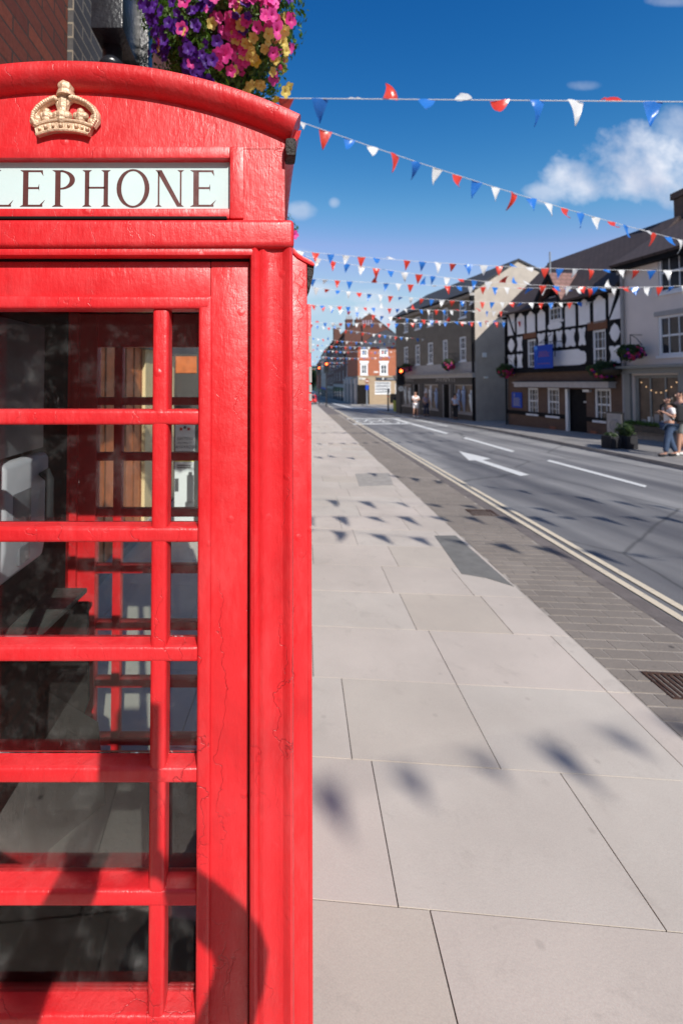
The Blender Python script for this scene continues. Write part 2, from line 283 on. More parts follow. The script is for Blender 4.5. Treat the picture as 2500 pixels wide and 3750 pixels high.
# ------------------------------------------------------------------ helpers
def tag(o, label=None, cat=None, group=None, kind=None):
    if label: o['label'] = label
    if cat: o['category'] = cat
    if group: o['group'] = group
    if kind: o['kind'] = kind
    return o
def empty(name, loc, label=None, cat=None, group=None):
    o = bpy.data.objects.new(name, None); COL.objects.link(o); o.location = loc; o.empty_display_size = .1
    return tag(o, label, cat, group)
def rootloc(o):
    v = Vector(o.location)
    while o.parent: o = o.parent; v += Vector(o.location)
    return v
def link(name, me, mat=None, parent=None, origin=None):
    o = bpy.data.objects.new(name, me); COL.objects.link(o)
    if mat is not None: me.materials.append(MATS[mat] if isinstance(mat, str) else mat)
    if parent is not None:
        o.parent = parent; me.transform(Matrix.Translation(-rootloc(parent)))
    elif origin is not None:
        o.location = origin; me.transform(Matrix.Translation(-Vector(origin)))
    return o
class MB:
    def __init__(s): s.v = []; s.f = []; s.uv = {}
    def add(s, vs, fs, uvs=None):
        n = len(s.v); s.v += [tuple(p) for p in vs]
        for i, f in enumerate(fs):
            s.f.append(tuple(n + j for j in f))
            if uvs: s.uv[len(s.f) - 1] = uvs[i]
        return s
    def box(s, a, b, M=None):
        (x0, y0, z0), (x1, y1, z1) = a, b
        vs = [Vector(p) for p in ((x0, y0, z0), (x1, y0, z0), (x1, y1, z0), (x0, y1, z0), (x0, y0, z1), (x1, y0, z1), (x1, y1, z1), (x0, y1, z1))]
        if M is not None: vs = [M @ p for p in vs] if isinstance(M, Matrix) else [M(p) for p in vs]
        return s.add(vs, [(0, 3, 2, 1), (4, 5, 6, 7), (0, 1, 5, 4), (1, 2, 6, 5), (2, 3, 7, 6), (3, 0, 4, 7)])
    def prism(s, pts, off):            # polygon (3D points) swept by a vector
        n = len(pts); off = Vector(off); vs = [Vector(p) for p in pts] + [Vector(p) + off for p in pts]
        return s.add(vs, [tuple(range(n)), tuple(range(2 * n - 1, n - 1, -1))] + [(i, i + n, (i + 1) % n + n, (i + 1) % n) for i in range(n)])
    def tube(s, pts, r, n=8, cap=True):
        pts = [Vector(p) for p in pts]; rs = r if isinstance(r, (list, tuple)) else [r] * len(pts); base = len(s.v)
        up = None
        for i, p in enumerate(pts):
            d = (pts[min(i + 1, len(pts) - 1)] - pts[max(i - 1, 0)]).normalized()
            a = d.cross(Vector((0, 0, 1)) if abs(d.z) < .9 else Vector((0, 1, 0))).normalized() if up is None else (up - d * up.dot(d)).normalized()
            up = a; b = d.cross(a)
            for k in range(n):
                t_ = 2 * math.pi * k / n; s.v.append(tuple(p + (a * math.cos(t_) + b * math.sin(t_)) * rs[i]))
        for i in range(len(pts) - 1):
            for k in range(n):
                k2 = (k + 1) % n; s.f.append((base + i * n + k, base + i * n + k2, base + (i + 1) * n + k2, base + (i + 1) * n + k))
        if cap: s.f.append(tuple(base + k for k in range(n))[::-1]); s.f.append(tuple(base + (len(pts) - 1) * n + k for k in range(n)))
        return s
    def lathe(s, c, prof, n=20):        # prof: (r, z)
        return s.tube([(c[0], c[1], c[2] + z) for r, z in prof], [max(r, 1e-4) for r, z in prof], n)
    def build(s, name, mat=None, parent=None, origin=None, bevel=0, smooth=False, seg=2):
        me = bpy.data.meshes.new(name); me.from_pydata(s.v, [], s.f)
        if s.uv:
            ul = me.uv_layers.new(name='UVMap')
            for i, p in enumerate(me.polygons):
                if i in s.uv:
                    for j, li in enumerate(p.loop_indices): ul.data[li].uv = s.uv[i][j]
        bm = bmesh.new(); bm.from_mesh(me)
        if not s.uv: bmesh.ops.recalc_face_normals(bm, faces=bm.faces)
        if bevel:
            es = [e for e in bm.edges if len(e.link_faces) == 2 and e.calc_face_angle(0) > R(35)]
            bmesh.ops.bevel(bm, geom=es, offset=bevel, segments=seg, affect='EDGES', profile=.6, clamp_overlap=True)
            smooth = True
        bm.to_mesh(me); bm.free()
        if smooth:
            for p in me.polygons: p.use_smooth = True
            if hasattr(me, 'set_sharp_from_angle'): me.set_sharp_from_angle(angle=R(50 if bevel else 40))
        me.update(); return link(name, me, mat, parent, origin)
def text(name, s, size, mat, parent, org, ux, uz, depth=.004, align='CENTER', offs=0):
    cu_ = bpy.data.curves.new(name, 'FONT'); cu_.body = s; cu_.size = size; cu_.extrude = depth; cu_.align_x = align; cu_.offset = offs
    to = bpy.data.objects.new(name, cu_); COL.objects.link(to); dg = bpy.context.evaluated_depsgraph_get(); dg.update()
    me = bpy.data.meshes.new_from_object(to.evaluated_get(dg)); bpy.data.objects.remove(to)
    ux = Vector(ux).normalized(); uz = Vector(uz).normalized(); n = ux.cross(uz)
    M = Matrix((ux, uz, n)).transposed().to_4x4(); M.translation = Vector(org); me.transform(M)
    return link(name, me, mat, parent)

# ================================================================== TELEPHONE KIOSK
D = 0.87
def kx(px, Y=D): return at(px, 1500, Y).x
def kz(py, Y=D, px=500): return at(px, py, Y).z
GB = gz(1.0)
XC = kx(228); XL = 2 * XC - kx(1062)
kio = empty('telephone_kiosk', (XC, D, GB), 'weathered red telephone kiosk with gold crown and glazed door, filling the near left', 'telephone kiosk')
Dd, Dg, Dr = D + .030, D + .062, 1.88            # door face, glass plane, plane of the rear glazing
def mir(x): return 2 * XC - x
# --- front posts (architrave beads, flat, rounded corner)
x_gap, x_arch, x_pil, x_out = kx(914), kx(960), kx(985), kx(1074)
ztop = kz(800); zarch = kz(915)
for s in (1, -1):
    m = (lambda x: x) if s == 1 else mir
    def seg(a, b, y0, y1, z0=GB, z1=ztop):
        xa, xb = sorted((m(a), m(b))); return (xa, y0, z0), (xb, y1, z1)
    mb = MB()
    prof = [(x_gap, .040), (x_gap, .010), (x_gap + .003, .004), (x_gap + .010, .001), (x_gap + .014, .004), (x_gap + .018, .009), (x_gap + .0225, .006), (x_gap + .028, .005),
            (x_gap + .034, .010), (x_gap + .044, .012), (x_gap + .065, .011), (x_out - .020, .010), (x_out - .014, .004), (x_out - .007, .001), (x_out - .002, .004), (x_out, .012), (x_out, .16), (x_gap + .03, .16)]
    pts = [(m(x), D + y, GB) for x, y in prof]
    zt = kz(845)
    mb.prism(pts, (0, 0, zt - GB)); mb.build('corner_post', RED, kio, smooth=True)
# header across the front with rounded end, and its beads over the door
mb = MB(); mb.box((mir(x_out) - .002, D - .004, kz(905)), (x_out + .002, D + .14, kz(803)))
mb.build('header_rail', RED, kio, bevel=.011, seg=4)
mb = MB(); mb.box((mir(x_gap + .010), D + .003, kz(932)), (x_gap + .010, D + .05, kz(905) - .0005)); mb.build('door_head_moulding', RED, kio, bevel=.005)
# --- sign band
xs1 = kx(838); xo = kx(890); xf = kx(1044); ys = D + .012
sz0, sz1 = kz(757, D, 800), kz(572, D, 800); so0, so1 = kz(795, D, 800), kz(528, D, 800)
mb = MB()
mb.box((mir(xo), ys - .007, so0), (mir(xs1), ys + .06, so1)); mb.box((xs1, ys - .007, so0), (xo, ys + .06, so1))
mb.box((mir(xs1), ys - .0065, so0), (xs1, ys + .06, sz0)); mb.box((mir(xs1), ys - .0065, sz1), (xs1, ys + .06, so1))
sgn = mb.build('sign_surround', RED, kio, bevel=.0035)
mb = MB(); mb.box((mir(xs1), ys + .012, sz0), (xs1, ys + .016, sz1)); glz = mb.build('sign_glass', 'sign_glass', kio)
mb = MB(); mb.box((mir(kx(828)), D - .003, kz(801, D)), (kx(828), D + .02, kz(793, D))); mb.build('vent_slot', 'black_gap', kio)
# fascia (arched tympanum) built round the sign opening
Rr = 1.04; zpk = kz(322, D, 228); czt = zpk - Rr
def arch(x, r=Rr, c=czt): return c + math.sqrt(max(r * r - (x - XC) ** 2, 0))
mb = MB(); n = 28; xa, xb = mir(xf), xf
top = [(xb + (xa - xb) * i / n) for i in range(n + 1)]
mb.prism([(xa, ys, so1 - .002), (xb, ys, so1 - .002)] + [(x, ys, arch(x) + .03) for x in top], (0, .05, 0))
mb.box((xa, ys + .001, ztop - .01), (mir(xo) + .004, ys + .05, so1 - .002)); mb.box((xo - .004, ys + .001, ztop - .01), (xb, ys + .05, so1 - .002))
mb.build('pediment_front', RED, kio)
mb = MB(); mb.box((mir(x_out) + .03, ys + .05, ztop - .02), (x_out - .03, ys + .075, arch(XC))); mb.build('pediment_backing', 'black_gap', kio)
# cornice: rounded moulding swept along the arch, front, then the side arches
Rt = Rr; prof = [(0, .03), (0, .0), (.004, -.012), (.010, -.022), (.020, -.030), (.032, -.033), (.044, -.030), (.050, -.020), (.053, -.006), (.053, .03)]
def sweep(path, prof, out, nm, par):      # path points, 'out' = horizontal outward vector; prof: (up, toward)
    mb = MB(); k = len(prof); vs = []; fs = []
    for i, p in enumerate(path):
        d = (path[min(i + 1, len(path) - 1)] - path[max(i - 1, 0)]).normalized(); up = (out.cross(d)); up = up if up.z > 0 else -up
        for a, b in prof: vs.append(p + up * a - out * b)
    for i in range(len(path) - 1):
        for j in range(k): fs.append((i * k + j, i * k + (j + 1) % k, (i + 1) * k + (j + 1) % k, (i + 1) * k + j))
    fs.append(tuple(range(k))); fs.append(tuple(range((len(path) - 1) * k, len(path) * k))[::-1])
    mb.add(vs, fs); return mb.build(nm, RED, par, smooth=True)
xe = kx(1063); nA = 40
path = [Vector((mir(xe) + (xe - mir(xe)) * i / nA, ys, arch(mir(xe) + (xe - mir(xe)) * i / nA) + .0)) for i in range(nA + 1)]
sweep(path, prof, Vector((0, -1, 0)), 'front_cornice', kio)
# plan of the kiosk: straight side
YB = 1.93; XRB = x_out
zs = path[-1].z
def sidearch(t): return zs + .08 * (1 - (2 * t - 1) ** 2)
pr = [Vector((xf + .002, D + .03 + (YB - D - .03) * i / 16, sidearch(i / 16))) for i in range(17)]
sweep(pr, prof[:6] + [(.03, -.024), (.04, -.02), (.05, 0), (.05, .03)], Vector((1, 0, 0)), 'side_cornice', kio)
mb = MB()
mb.prism([(xf - .002, D + .06, ztop - .02), (xf - .002, D + .06, zs)] + [(p.x - .005, p.y, p.z + .015) for p in pr[1:]] + [(xf - .002, YB - .02, ztop - .02)], (-.03, 0, 0)); mb.build('pediment_side', RED, kio)
mb = MB(); mb.box((xe - .010, D - .013, zs - .040), (xe + .012, D + .03, zs - .004)); mb.build('cornice_end', 'tar', kio, bevel=.006)  # near-black block under the cornice end
# roof: shallow sail dome
mb = MB(); NX = 16; vs = []; fs = []
for j in range(NX + 1):
    for i in range(NX + 1):
        u, v = i / NX, j / NX; x0 = mir(xe) + .005; x1 = (xe - .005) + (XRB + .01 - xe) * v
        x = x0 + (x1 - x0) * u; y = D + .0 + (YB - D) * v
        z = zs + .04 + (path[nA // 2].z - zs) * (1 - (2 * u - 1) ** 2) + .10 * (1 - (2 * v - 1) ** 2) * (.25 + .75 * (1 - (2 * u - 1) ** 2)); vs.append((x, y, z))
for j in range(NX):
    for i in range(NX): a = j * (NX + 1) + i; fs.append((a, a + 1, a + NX + 2, a + NX + 1))
mb.add(vs, fs); mb.build('roof_dome', RED, kio, smooth=True)
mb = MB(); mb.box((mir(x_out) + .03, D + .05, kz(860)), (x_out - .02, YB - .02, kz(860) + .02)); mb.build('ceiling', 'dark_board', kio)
# --- door
door = None
xg, xn0, xn1, xi = kx(556, Dd), kx(615, Dd), kx(727, Dd), kx(912)
zt1, zp = kz(1132, Dd), (kz(1132, Dd, 500) - kz(2868, Dd, 500)) / 4
bt = zp * 57 / 434
mb = MB()
mb.box((xn1 + .024, Dd, GB + .03), (xi, Dd + .05, kz(938))); mb.box((mir(xi), Dd, GB + .03), (mir(xn1) - .024, Dd + .05, kz(938)))
mb.box((mir(xn1) - .024, Dd + .0005, zt1 + .020), (xn1 + .024, Dd + .05, kz(938)))
zb = zt1 - 7 * zp + bt
mb.box((mir(xn1) - .024, Dd + .0005, GB + .03), (xn1 + .024, Dd + .05, zb - .022))
door = mb.build('door', RED, kio, bevel=.004)
# bead moulding framing the glazing
mb = MB(); o = .028
mb.box((xn1, Dd - .008, zb - o), (xn1 + o, Dd + .045, zt1 + o)); mb.box((mir(xn1) - o, Dd - .008, zb - o), (mir(xn1), Dd + .045, zt1 + o))
mb.box((mir(xn1) - o + .003, Dd - .0085, zt1), (xn1 + o - .003, Dd + .045, zt1 + o - .001)); mb.box((mir(xn1) - o + .003, Dd - .0085, zb - o), (xn1 + o - .003, Dd + .045, zb))
mb.build('glazing_frame', RED, door, bevel=.007, seg=3)
for k in range(6):
    zc = zt1 - (k + 1) * zp + bt / 2
    mb = MB(); mb.box((mir(xn1) - .004, Dd - .003, zc - bt / 2), (xn1 + .004, Dd + .044, zc + bt / 2)); mb.build('glazing_bar', RED, door, bevel=.008, seg=3)
for a, b in ((xg, xn0), (mir(xn0), mir(xg))):
    mb = MB(); mb.box((a, Dd - .0015, zb - .004), (b, Dd + .043, zt1 + .004)); mb.build('mullion', RED, door, bevel=.009, seg=3)
for k in range(7):
    z1 = zt1 - k * zp; z0 = z1 - zp + bt
    for a, b in ((mir(xg), xg), (xn0, xn1), (mir(xn1), mir(xn0))):
        mb = MB(); mb.box((a + .0005, Dg, z0 + .0005), (b - .0005, Dg + .003, z1 - .0005)); mb.build('pane', 'kiosk_glass', door)
mb = MB(); mb.box((x_gap - .003, D + .028, GB), (x_gap + .004, D + .034, kz(930))); mb.box((mir(x_gap) - .004, D + .028, GB), (mir(x_gap) + .003, D + .034, kz(930)))
mb.box((mir(x_gap), D + .029, kz(942)), (x_gap, D + .035, kz(930))); mb.build('door_gap', 'black_gap', kio)
# --- rear wall with its own glazing
rx = lambda px: at(px, 1900, Dr).x
def rz(py): return at(500, py, Dr).z
rp = rz(1858) - rz(2065); rt = rp * 30 / 207
zr0 = rz(1673)
xr = [rx(352), rx(413), rx(443), rx(765), rx(795), rx(856)]
mb = MB(); mb.box((rx(222), Dr - .01, GB), (xr[0], Dr + .04, kz(860))); mb.box((rx(222) + .02, Dr - .03, GB), (rx(290), Dr - .01, kz(860))); mb.build('rear_post', RED, kio, bevel=.004)
mb = MB(); mb.box((xr[5], Dr - .01, GB), (XRB - .01, Dr + .04, kz(860))); mb.build('rear_post', RED, kio, bevel=.004)
mb = MB(); mb.box((xr[0], Dr, GB), (xr[5], Dr + .035, rz(2965))); rw = mb.build('rear_wall', RED, kio); mb = MB(); mb.box((xr[0], Dr, rz(1270)), (xr[5], Dr + .035, kz(860))); mb.build('rear_head', RED, kio)
for k in range(-1, 7):
    zc = zr0 - k * rp
    if rz(2965) < zc < rz(1270): MBx = MB(); MBx.box((xr[0], Dr, zc - rt / 2), (xr[5], Dr + .035, zc + rt / 2)); MBx.build('glazing_bar', RED, rw, bevel=.004)
for a, b in ((xr[1], xr[2]), (xr[3], xr[4])):
    mb = MB(); mb.box((a, Dr - .002, rz(2965)), (b, Dr + .037, rz(1270))); mb.build('mullion', RED, rw, bevel=.004)
for a, b in ((xr[0], xr[1]), (xr[2], xr[3]), (xr[4], xr[5])):
    mb = MB(); mb.box((a, Dr + .02, rz(2965)), (b, Dr + .023, rz(1270))); mb.build('pane', 'kiosk_glass', rw)
# --- left wall (solid, dark board inside), right wall (posts, rails, bars, glass)
xlw = mir(x_out) + .03
mb = MB(); mb.box((xlw - .04, D + .10, GB), (xlw, Dr + .02, kz(860))); lw = mb.build('side_wall', RED, kio)
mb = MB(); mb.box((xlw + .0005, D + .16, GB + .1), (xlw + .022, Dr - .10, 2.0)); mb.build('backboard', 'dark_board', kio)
def rwall(t0, t1, a, z0, z1, nm, par, mat=RED, bv=.003):   # right wall piece between fractions t0..t1
    def M(p):
        t_ = p.x; x = x_out - .012 + (XRB - .002 - (x_out - .012)) * t_ ; return Vector((x - .03 + p.y, D + .08 + (YB - D - .08) * t_, p.z))
    mb = MB(); mb.box((t0, a[0], z0), (t1, a[1], z1), M); return mb.build(nm, mat, par, bevel=bv)
zg1 = zt1 - .01
rwl = rwall(.0, .14, (0, .02), GB, ztop - .02, 'side_wall', kio)
rwall(.86, 1.0, (0, .034), GB, kz(800) - .02, 'side_post', kio)
rwall(.14, .86, (.0, .02), zt1, kz(830), 'side_head', kio); rwall(.14, .86, (0, .02), GB, zb, 'side_base', kio)
for k in range(6): rwall(.14, .86, (.004, .016), zt1 - (k + 1) * zp, zt1 - (k + 1) * zp + bt, 'glazing_bar', rwl)
rwall(.14, .86, (.009, .012), zb, zt1, 'pane', rwl, 'kiosk_glass', 0)
# post standing out on the right side, with its small overhanging cap and worn plates
YP = 1.0
pxl, pxr = at(1072, 2000, YP).x, at(1127, 2000, YP).x
mb = MB(); zc0 = at(1075, 905, YP).z; zc1 = at(1129, 962, YP).z
mb.prism([(pxl - .02, YP, GB), (pxr, YP, GB), (pxr, YP, zc1), (pxl, YP, zc0), (pxl - .02, YP, zc0 + .003)], (0, .14, 0)); mb.build('side_post', RED, kio, bevel=.004)
mb = MB(); A = [at(x, y, YP - .004) for x, y in ((1070, 900), (1090, 922), (1112, 938), (1140, 952), (1151, 962), (1152, 972), (1140, 970), (1112, 956), (1088, 942), (1070, 925))]
mb.prism(A, (0, .15, 0)); mb.build('post_cap', RED, kio, bevel=.002)
mb = MB(); A = [at(x, y, YP + .003) for x, y in ((1126, 958), (1150, 968), (1148, 1000), (1132, 1068), (1126, 1068))]; mb.prism(A, (0, .13, 0)); mb.build('cap_bracket', 'tar', kio)  # near-black piece below the cap overhang
mb = MB(); q0 = at(1120, 1118, YP + .03); q1 = at(1136, 1118, YP + .03); mb.box((q0.x, YP + .01, GB), (q1.x, YP + .12, q0.z)); mb.build('hinge_strip', RED, kio, bevel=.003)
for a, b in ((1228, 1290), (1342, 1400), (1408, 1436), (1442, 1468)):
    mb = MB(); mb.box((q1.x - .0055, YP + .0085, at(1130, b, YP).z), (q1.x + .001, YP + .03, at(1130, a, YP).z)); mb.build('hinge_plate', 'stone_trim', kio)
# floor, step
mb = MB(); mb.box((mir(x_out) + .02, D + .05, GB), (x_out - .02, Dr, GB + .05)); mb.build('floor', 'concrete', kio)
# --- contents of the left wall
ph = empty('pay_telephone', (xlw + .03, 1.5, 1.2), 'pale grey payphone unit fixed to the dark left wall inside the kiosk', 'telephone')
xw = xlw + .022
def wy(px, x=xw): return (x) / ((px - CX) / FX)
XP = -.775
mb = MB(); mb.box((xw, 1.27, 1.47), (xw + .018, 1.56, 1.90)); mb.build('back_plate', 'phone_plate', ph, bevel=.006)
mb = MB(); mb.prism([(xw, 1.29, 1.458), (XP - .012, 1.29, 1.458), (XP, 1.29, 1.44), (XP, 1.29, 1.20), (XP - .018, 1.29, 1.10), (xw, 1.29, 1.09)], (0, .255, 0)); body = mb.build('phone_body', 'phone_grey', ph, bevel=.012, seg=3)
mb = MB(); mb.box((XP - .012, 1.37, 1.13), (XP + .001, 1.43, 1.185)); mb.build('coin_tray', 'phone_plate', ph, bevel=.004)
mb = MB(); mb.box((XP - .01, 1.33, 1.24), (XP + .002, 1.43, 1.36)); mb.build('keypad', 'phone_plate', ph, bevel=.002)
mb = MB(); mb.tube([(XP + .01, 1.49, 1.20), (XP + .03, 1.49, 1.225), (XP + .03, 1.49, 1.37), (XP + .01, 1.49, 1.40)], [.02, .014, .014, .02], 10); mb.build('handset', 'cloth_black', ph, smooth=True)
sh = MB(); S1 = at(312, 2150, 1.64); S2 = at(160, 2290, 1.39); zsf = .93
sh.prism([(xw, 1.66, zsf), (S1.x, 1.66, zsf), (S2.x, 1.36, zsf), (xw, 1.30, zsf)], (0, 0, -.018))
o = sh.build('writing_shelf', 'shelf_slate', None, (xw, 1.5, zsf - .018), bevel=.004); tag(o, 'dark slate writing shelf below the payphone inside the kiosk', 'shelf')
mb = MB(); mb.prism([(xw, 1.60, .91), (xw + .17, 1.60, .91), (xw + .17, 1.62, .55), (xw + .02, 1.62, .12), (xw, 1.60, .12)], (0, -.02, 0))
mb.prism([(xw, 1.585, .62), (xw + .20, 1.585, .50), (xw + .26, 1.50, .30), (xw, 1.46, .12)], (0.02, -.012, 0))
o = mb.build('bracket_board', 'dark_board', None, (xw, 1.6, .12), bevel=.003); tag(o, 'slanting dark board below the writing shelf inside the kiosk', 'board')

# --- serif lettering TELEPHONE on the sign
def letter(ch):
    """returns (list of polygons, width) with cap height 1"""
    P = []; st, th = .155, .05
    def stem(x, w=st, z0=0, z1=1): P.append([(x, z0), (x + w, z0), (x + w, z1), (x, z1)]); serif(x, w, z0, 1 if z0 == 0 else 0, z1 == 1)
    def serif(x, w, z0, lo, hi):
        e = .085
        if lo: P.append([(x - e, 0), (x + w + e, 0), (x + w + .01, .045), (x - .01, .045)])
        if hi: P.append([(x - e, 1), (x - .01, .955), (x + w + .01, .955), (x + w + e, 1)])
    def bar(x0, x1, z, w=th): P.append([(x0, z - w / 2), (x1, z - w / 2), (x1, z + w / 2), (x0, z + w / 2)])
    def ring(cx, cz, a, b, wi, hi, a0=0, a1=360, n=32):
        for i in range(n):
            t0, t1 = R(a0 + (a1 - a0) * i / n), R(a0 + (a1 - a0) * (i + 1) / n)
            P.append([(cx + a * math.cos(t0), cz + b * math.sin(t0)), (cx + a * math.cos(t1), cz + b * math.sin(t1)),
                      (cx + (a - wi) * math.cos(t1), cz + (b - hi) * math.sin(t1)), (cx + (a - wi) * math.cos(t0), cz + (b - hi) * math.sin(t0))])
    if ch == 'E':
        stem(.09); bar(.2, .66, .975); bar(.2, .56, .51); bar(.2, .66, .025)
        P.append([(.60, .95), (.66, .95), (.68, .84)]); P.append([(.53, .53), (.56, .62), (.56, .42)]); P.append([(.58, .05), (.64, .05), (.73, .18)]); w = .74
    if ch == 'L': stem(.09); bar(.2, .66, .025); P.append([(.58, .05), (.64, .05), (.73, .18)]); w = .74
    if ch == 'H': stem(.09); stem(.76); bar(.2, .8, .52); w = 1.0
    if ch == 'N':
        stem(.10, .06); stem(.90, .06, .0, 1); P.append([(.04, 1), (.24, 1), (.96, 0), (.80, 0)]); w = 1.06
    if ch == 'O': ring(.52, .5, .52, .53, .15, .05); w = 1.04
    if ch == 'P': stem(.09); ring(.24, .735, .42, .265, .15, .045, -90, 90, 18); w = .72
    if ch == 'T': stem(.36); bar(.02, .86, .975); P.append([(.02, .95), (.0, .82), (.06, .95)]); P.append([(.86, .95), (.88, .82), (.80, .95)]); w = .88
    return P, w
Hc = kz(612, ys, 800) - kz(747, ys, 800)
z0L = kz(747, ys, 800)
spans = [('T', -330, -210), ('E', -182, -85), ('L', -63, 24), ('E', 47, 143), ('P', 168, 262), ('H', 282, 388), ('O', 411, 535), ('N', 556, 666), ('E', 688, 787)]
for ch, a, b in spans:
    P, w = letter(ch); xa = kx(a, ys); xb = kx(b, ys); mb = MB(); sc_ = (xb - xa) / w
    for i, poly in enumerate(P): mb.prism([(xa + p[0] * sc_, ys + .0118 - .0003 - .00012 * (i % 3), z0L + p[1] * Hc) for p in poly], (0, .0005, 0))
    mb.build('letter', 'letter_brown', glz)
# --- gold crown
cz = lambda py: kz(py, ys, 230); cxx = lambda px: kx(px, ys)
yc = ys - .006
cr_ = empty('crown_emblem', (XC, ys, cz(500))); cr_.parent = kio; cr_.location = Vector((XC, ys, cz(500))) - Vector(kio.location)
def cpt(zx, zy): return (cxx(zx / 2.613), cz(150 + zy / 2.613))     # zoomed crop coordinates
def curve(pts, r, n=8, yy=yc):
    mb.tube([(cpt(*p)[0], yy, cpt(*p)[1]) for p in pts], r, n)
def ball(p, r, yy=yc): 
    x, z = cpt(*p); mb.lathe((x, yy, z), [(r * math.sin(R(a)), -r * math.cos(R(a))) for a in range(0, 181, 30)], 8)
mb = MB()
# base band: curved strip
up_ = [(315, 845), (380, 815), (450, 797), (540, 788), (640, 790), (740, 802), (810, 820), (868, 845)]
lo_ = [(335, 925), (400, 905), (470, 888), (540, 880), (640, 882), (720, 890), (790, 903), (840, 922)]
vs = []
for (a, b) in zip(up_, lo_):
    A = cpt(*a); B = cpt(*b); vs += [(A[0], yc - .006, A[1]), (B[0], yc - .006, B[1]), (B[0], ys + .002, B[1]), (A[0], ys + .002, A[1])]
fs = []
for i in range(7): fs += [(4 * i + j, 4 * i + (j + 1) % 4, 4 * i + 4 + (j + 1) % 4, 4 * i + 4 + j) for j in range(4)]
fs += [(0, 1, 2, 3), (28, 31, 30, 29)]; mb.add(vs, fs)
curve(up_, .0035, 8, yc - .006); curve(lo_, .0035, 8, yc - .006)
for i, (a, b) in enumerate([(370, 872), (430, 855), (500, 845), (575, 840), (650, 842), (725, 850), (780, 862), (830, 878)]): ball((a, b), .0045 if i % 2 else .0032, yc - .008)
mb.build('crown_band', 'gold_paint', cr_, smooth=True)
mb = MB()
arcs = ([(330, 830), (300, 780), (310, 720), (350, 665), (410, 620), (470, 590), (510, 580), (530, 600), (545, 660), (570, 700)],
        [(870, 840), (905, 790), (905, 730), (870, 670), (810, 620), (740, 588), (680, 572), (650, 580), (620, 620), (600, 690)])
for A in arcs:
    curve(A, [.0075, .0085, .008, .0075, .007, .007, .007, .007, .006, .005], 8)
    for i in range(0, 7):
        for f in (0, .33, .66):
            p = (A[i][0] + (A[i + 1][0] - A[i][0]) * f, A[i][1] + (A[i + 1][1] - A[i][1]) * f); ball(p, .0048, yc - .007)
curve([(585, 560), (585, 640), (585, 700)], [.011, .012, .009]); mb.build('crown_arch', 'gold_paint', cr_, smooth=True)
mb = MB()
ball((610, 480), .017, yc - .002); mb.tube([(*cpt(607, 515)[:1], yc, cpt(607, 515)[1]), (cpt(607, 515)[0], yc, cpt(607, 560)[1])], [.017, .019], 12)
curve([(575, 470), (610, 455), (650, 472)], .007); mb.build('crown_orb', 'gold_paint', cr_, smooth=True)
mb = MB()
for c_, s_ in ((425, 1.), (572, 1.25), (750, 1.)):
    yb = 780 if c_ != 572 else 785; t_ = 735
    ball((c_, t_), .011 * s_); ball((c_ - 38 * s_, t_ + 2), .0085 * s_); ball((c_ + 38 * s_, t_ + 2), .0085 * s_); ball((c_ , t_ - 38 * s_), .008 * s_); ball((c_, t_ + 38), .010 * s_)
    ball((c_ - 22 * s_, t_ - 22 * s_), .0055); ball((c_ + 22 * s_, t_ - 22 * s_), .0055)
for c_, t_ in ((325, 800), (340, 765), (860, 795), (885, 760), (300, 795)): ball((c_, t_), .009)
mb.build('crown_fleuron', 'gold_paint', cr_, smooth=True)

# ================================================================== GROUND
def strip(name, lpts, rpts, mat, dz, kind='structure', thick=0):
    mb = MB(); vs = [(x, y, gz(y) + dz) for x, y in lpts] + [(x, y, gz(y) + dz) for x, y in rpts]; n = len(lpts)
    if thick: mb.prism(vs[:n] + vs[n:][::-1], (0, 0, -thick))
    else: mb.add(vs, [(i, n + i, n + i + 1, i + 1) for i in range(n - 1)])
    o = mb.build(name, mat); 
    if kind: o['kind'] = kind
    return o
ysg = [-40, -15, 0, 10, 30, 60, 100, 160, 260, 330, 500, 1200]
mb = MB(); XS = [-600, -60, 0, 60, 600]
vs = [(x, y, gz(y) - .03) for y in ysg for x in XS]; mb.add(vs, [(j * 5 + i, j * 5 + i + 1, j * 5 + i + 6, j * 5 + i + 5) for j in range(len(ysg) - 1) for i in range(4)])
mb.build('ground', 'asphalt')['kind'] = 'structure'
def xslab(Y): return 1.85 + .0795 * Y
def xsett(Y): return 2.63 + .0855 * Y
KR = [(7.0, -15), (8.75, 5), (9.1, 9.6), (9.85, 18), (10.0, 22), (9.9, 28), (9.5, 34), (9.6, 38.7)]
def xkr(Y):
    for (xa, ya), (xb, yb) in zip(KR, KR[1:]):
        if Y <= yb: return xa + (xb - xa) * (Y - ya) / (yb - ya)
    return KR[-1][0]
YS = [-15, -5, 0, 3, 6, 10, 14, 18, 22, 28, 34, 38.7]
strip('road', [(xsett(y) + .1, y) for y in YS + [60, 110, 180, 260]], [(xkr(y), y) for y in YS] + [(11.0, 60), (15.0, 110), (20.9, 180), (27.5, 260)], 'asphalt', -.004)
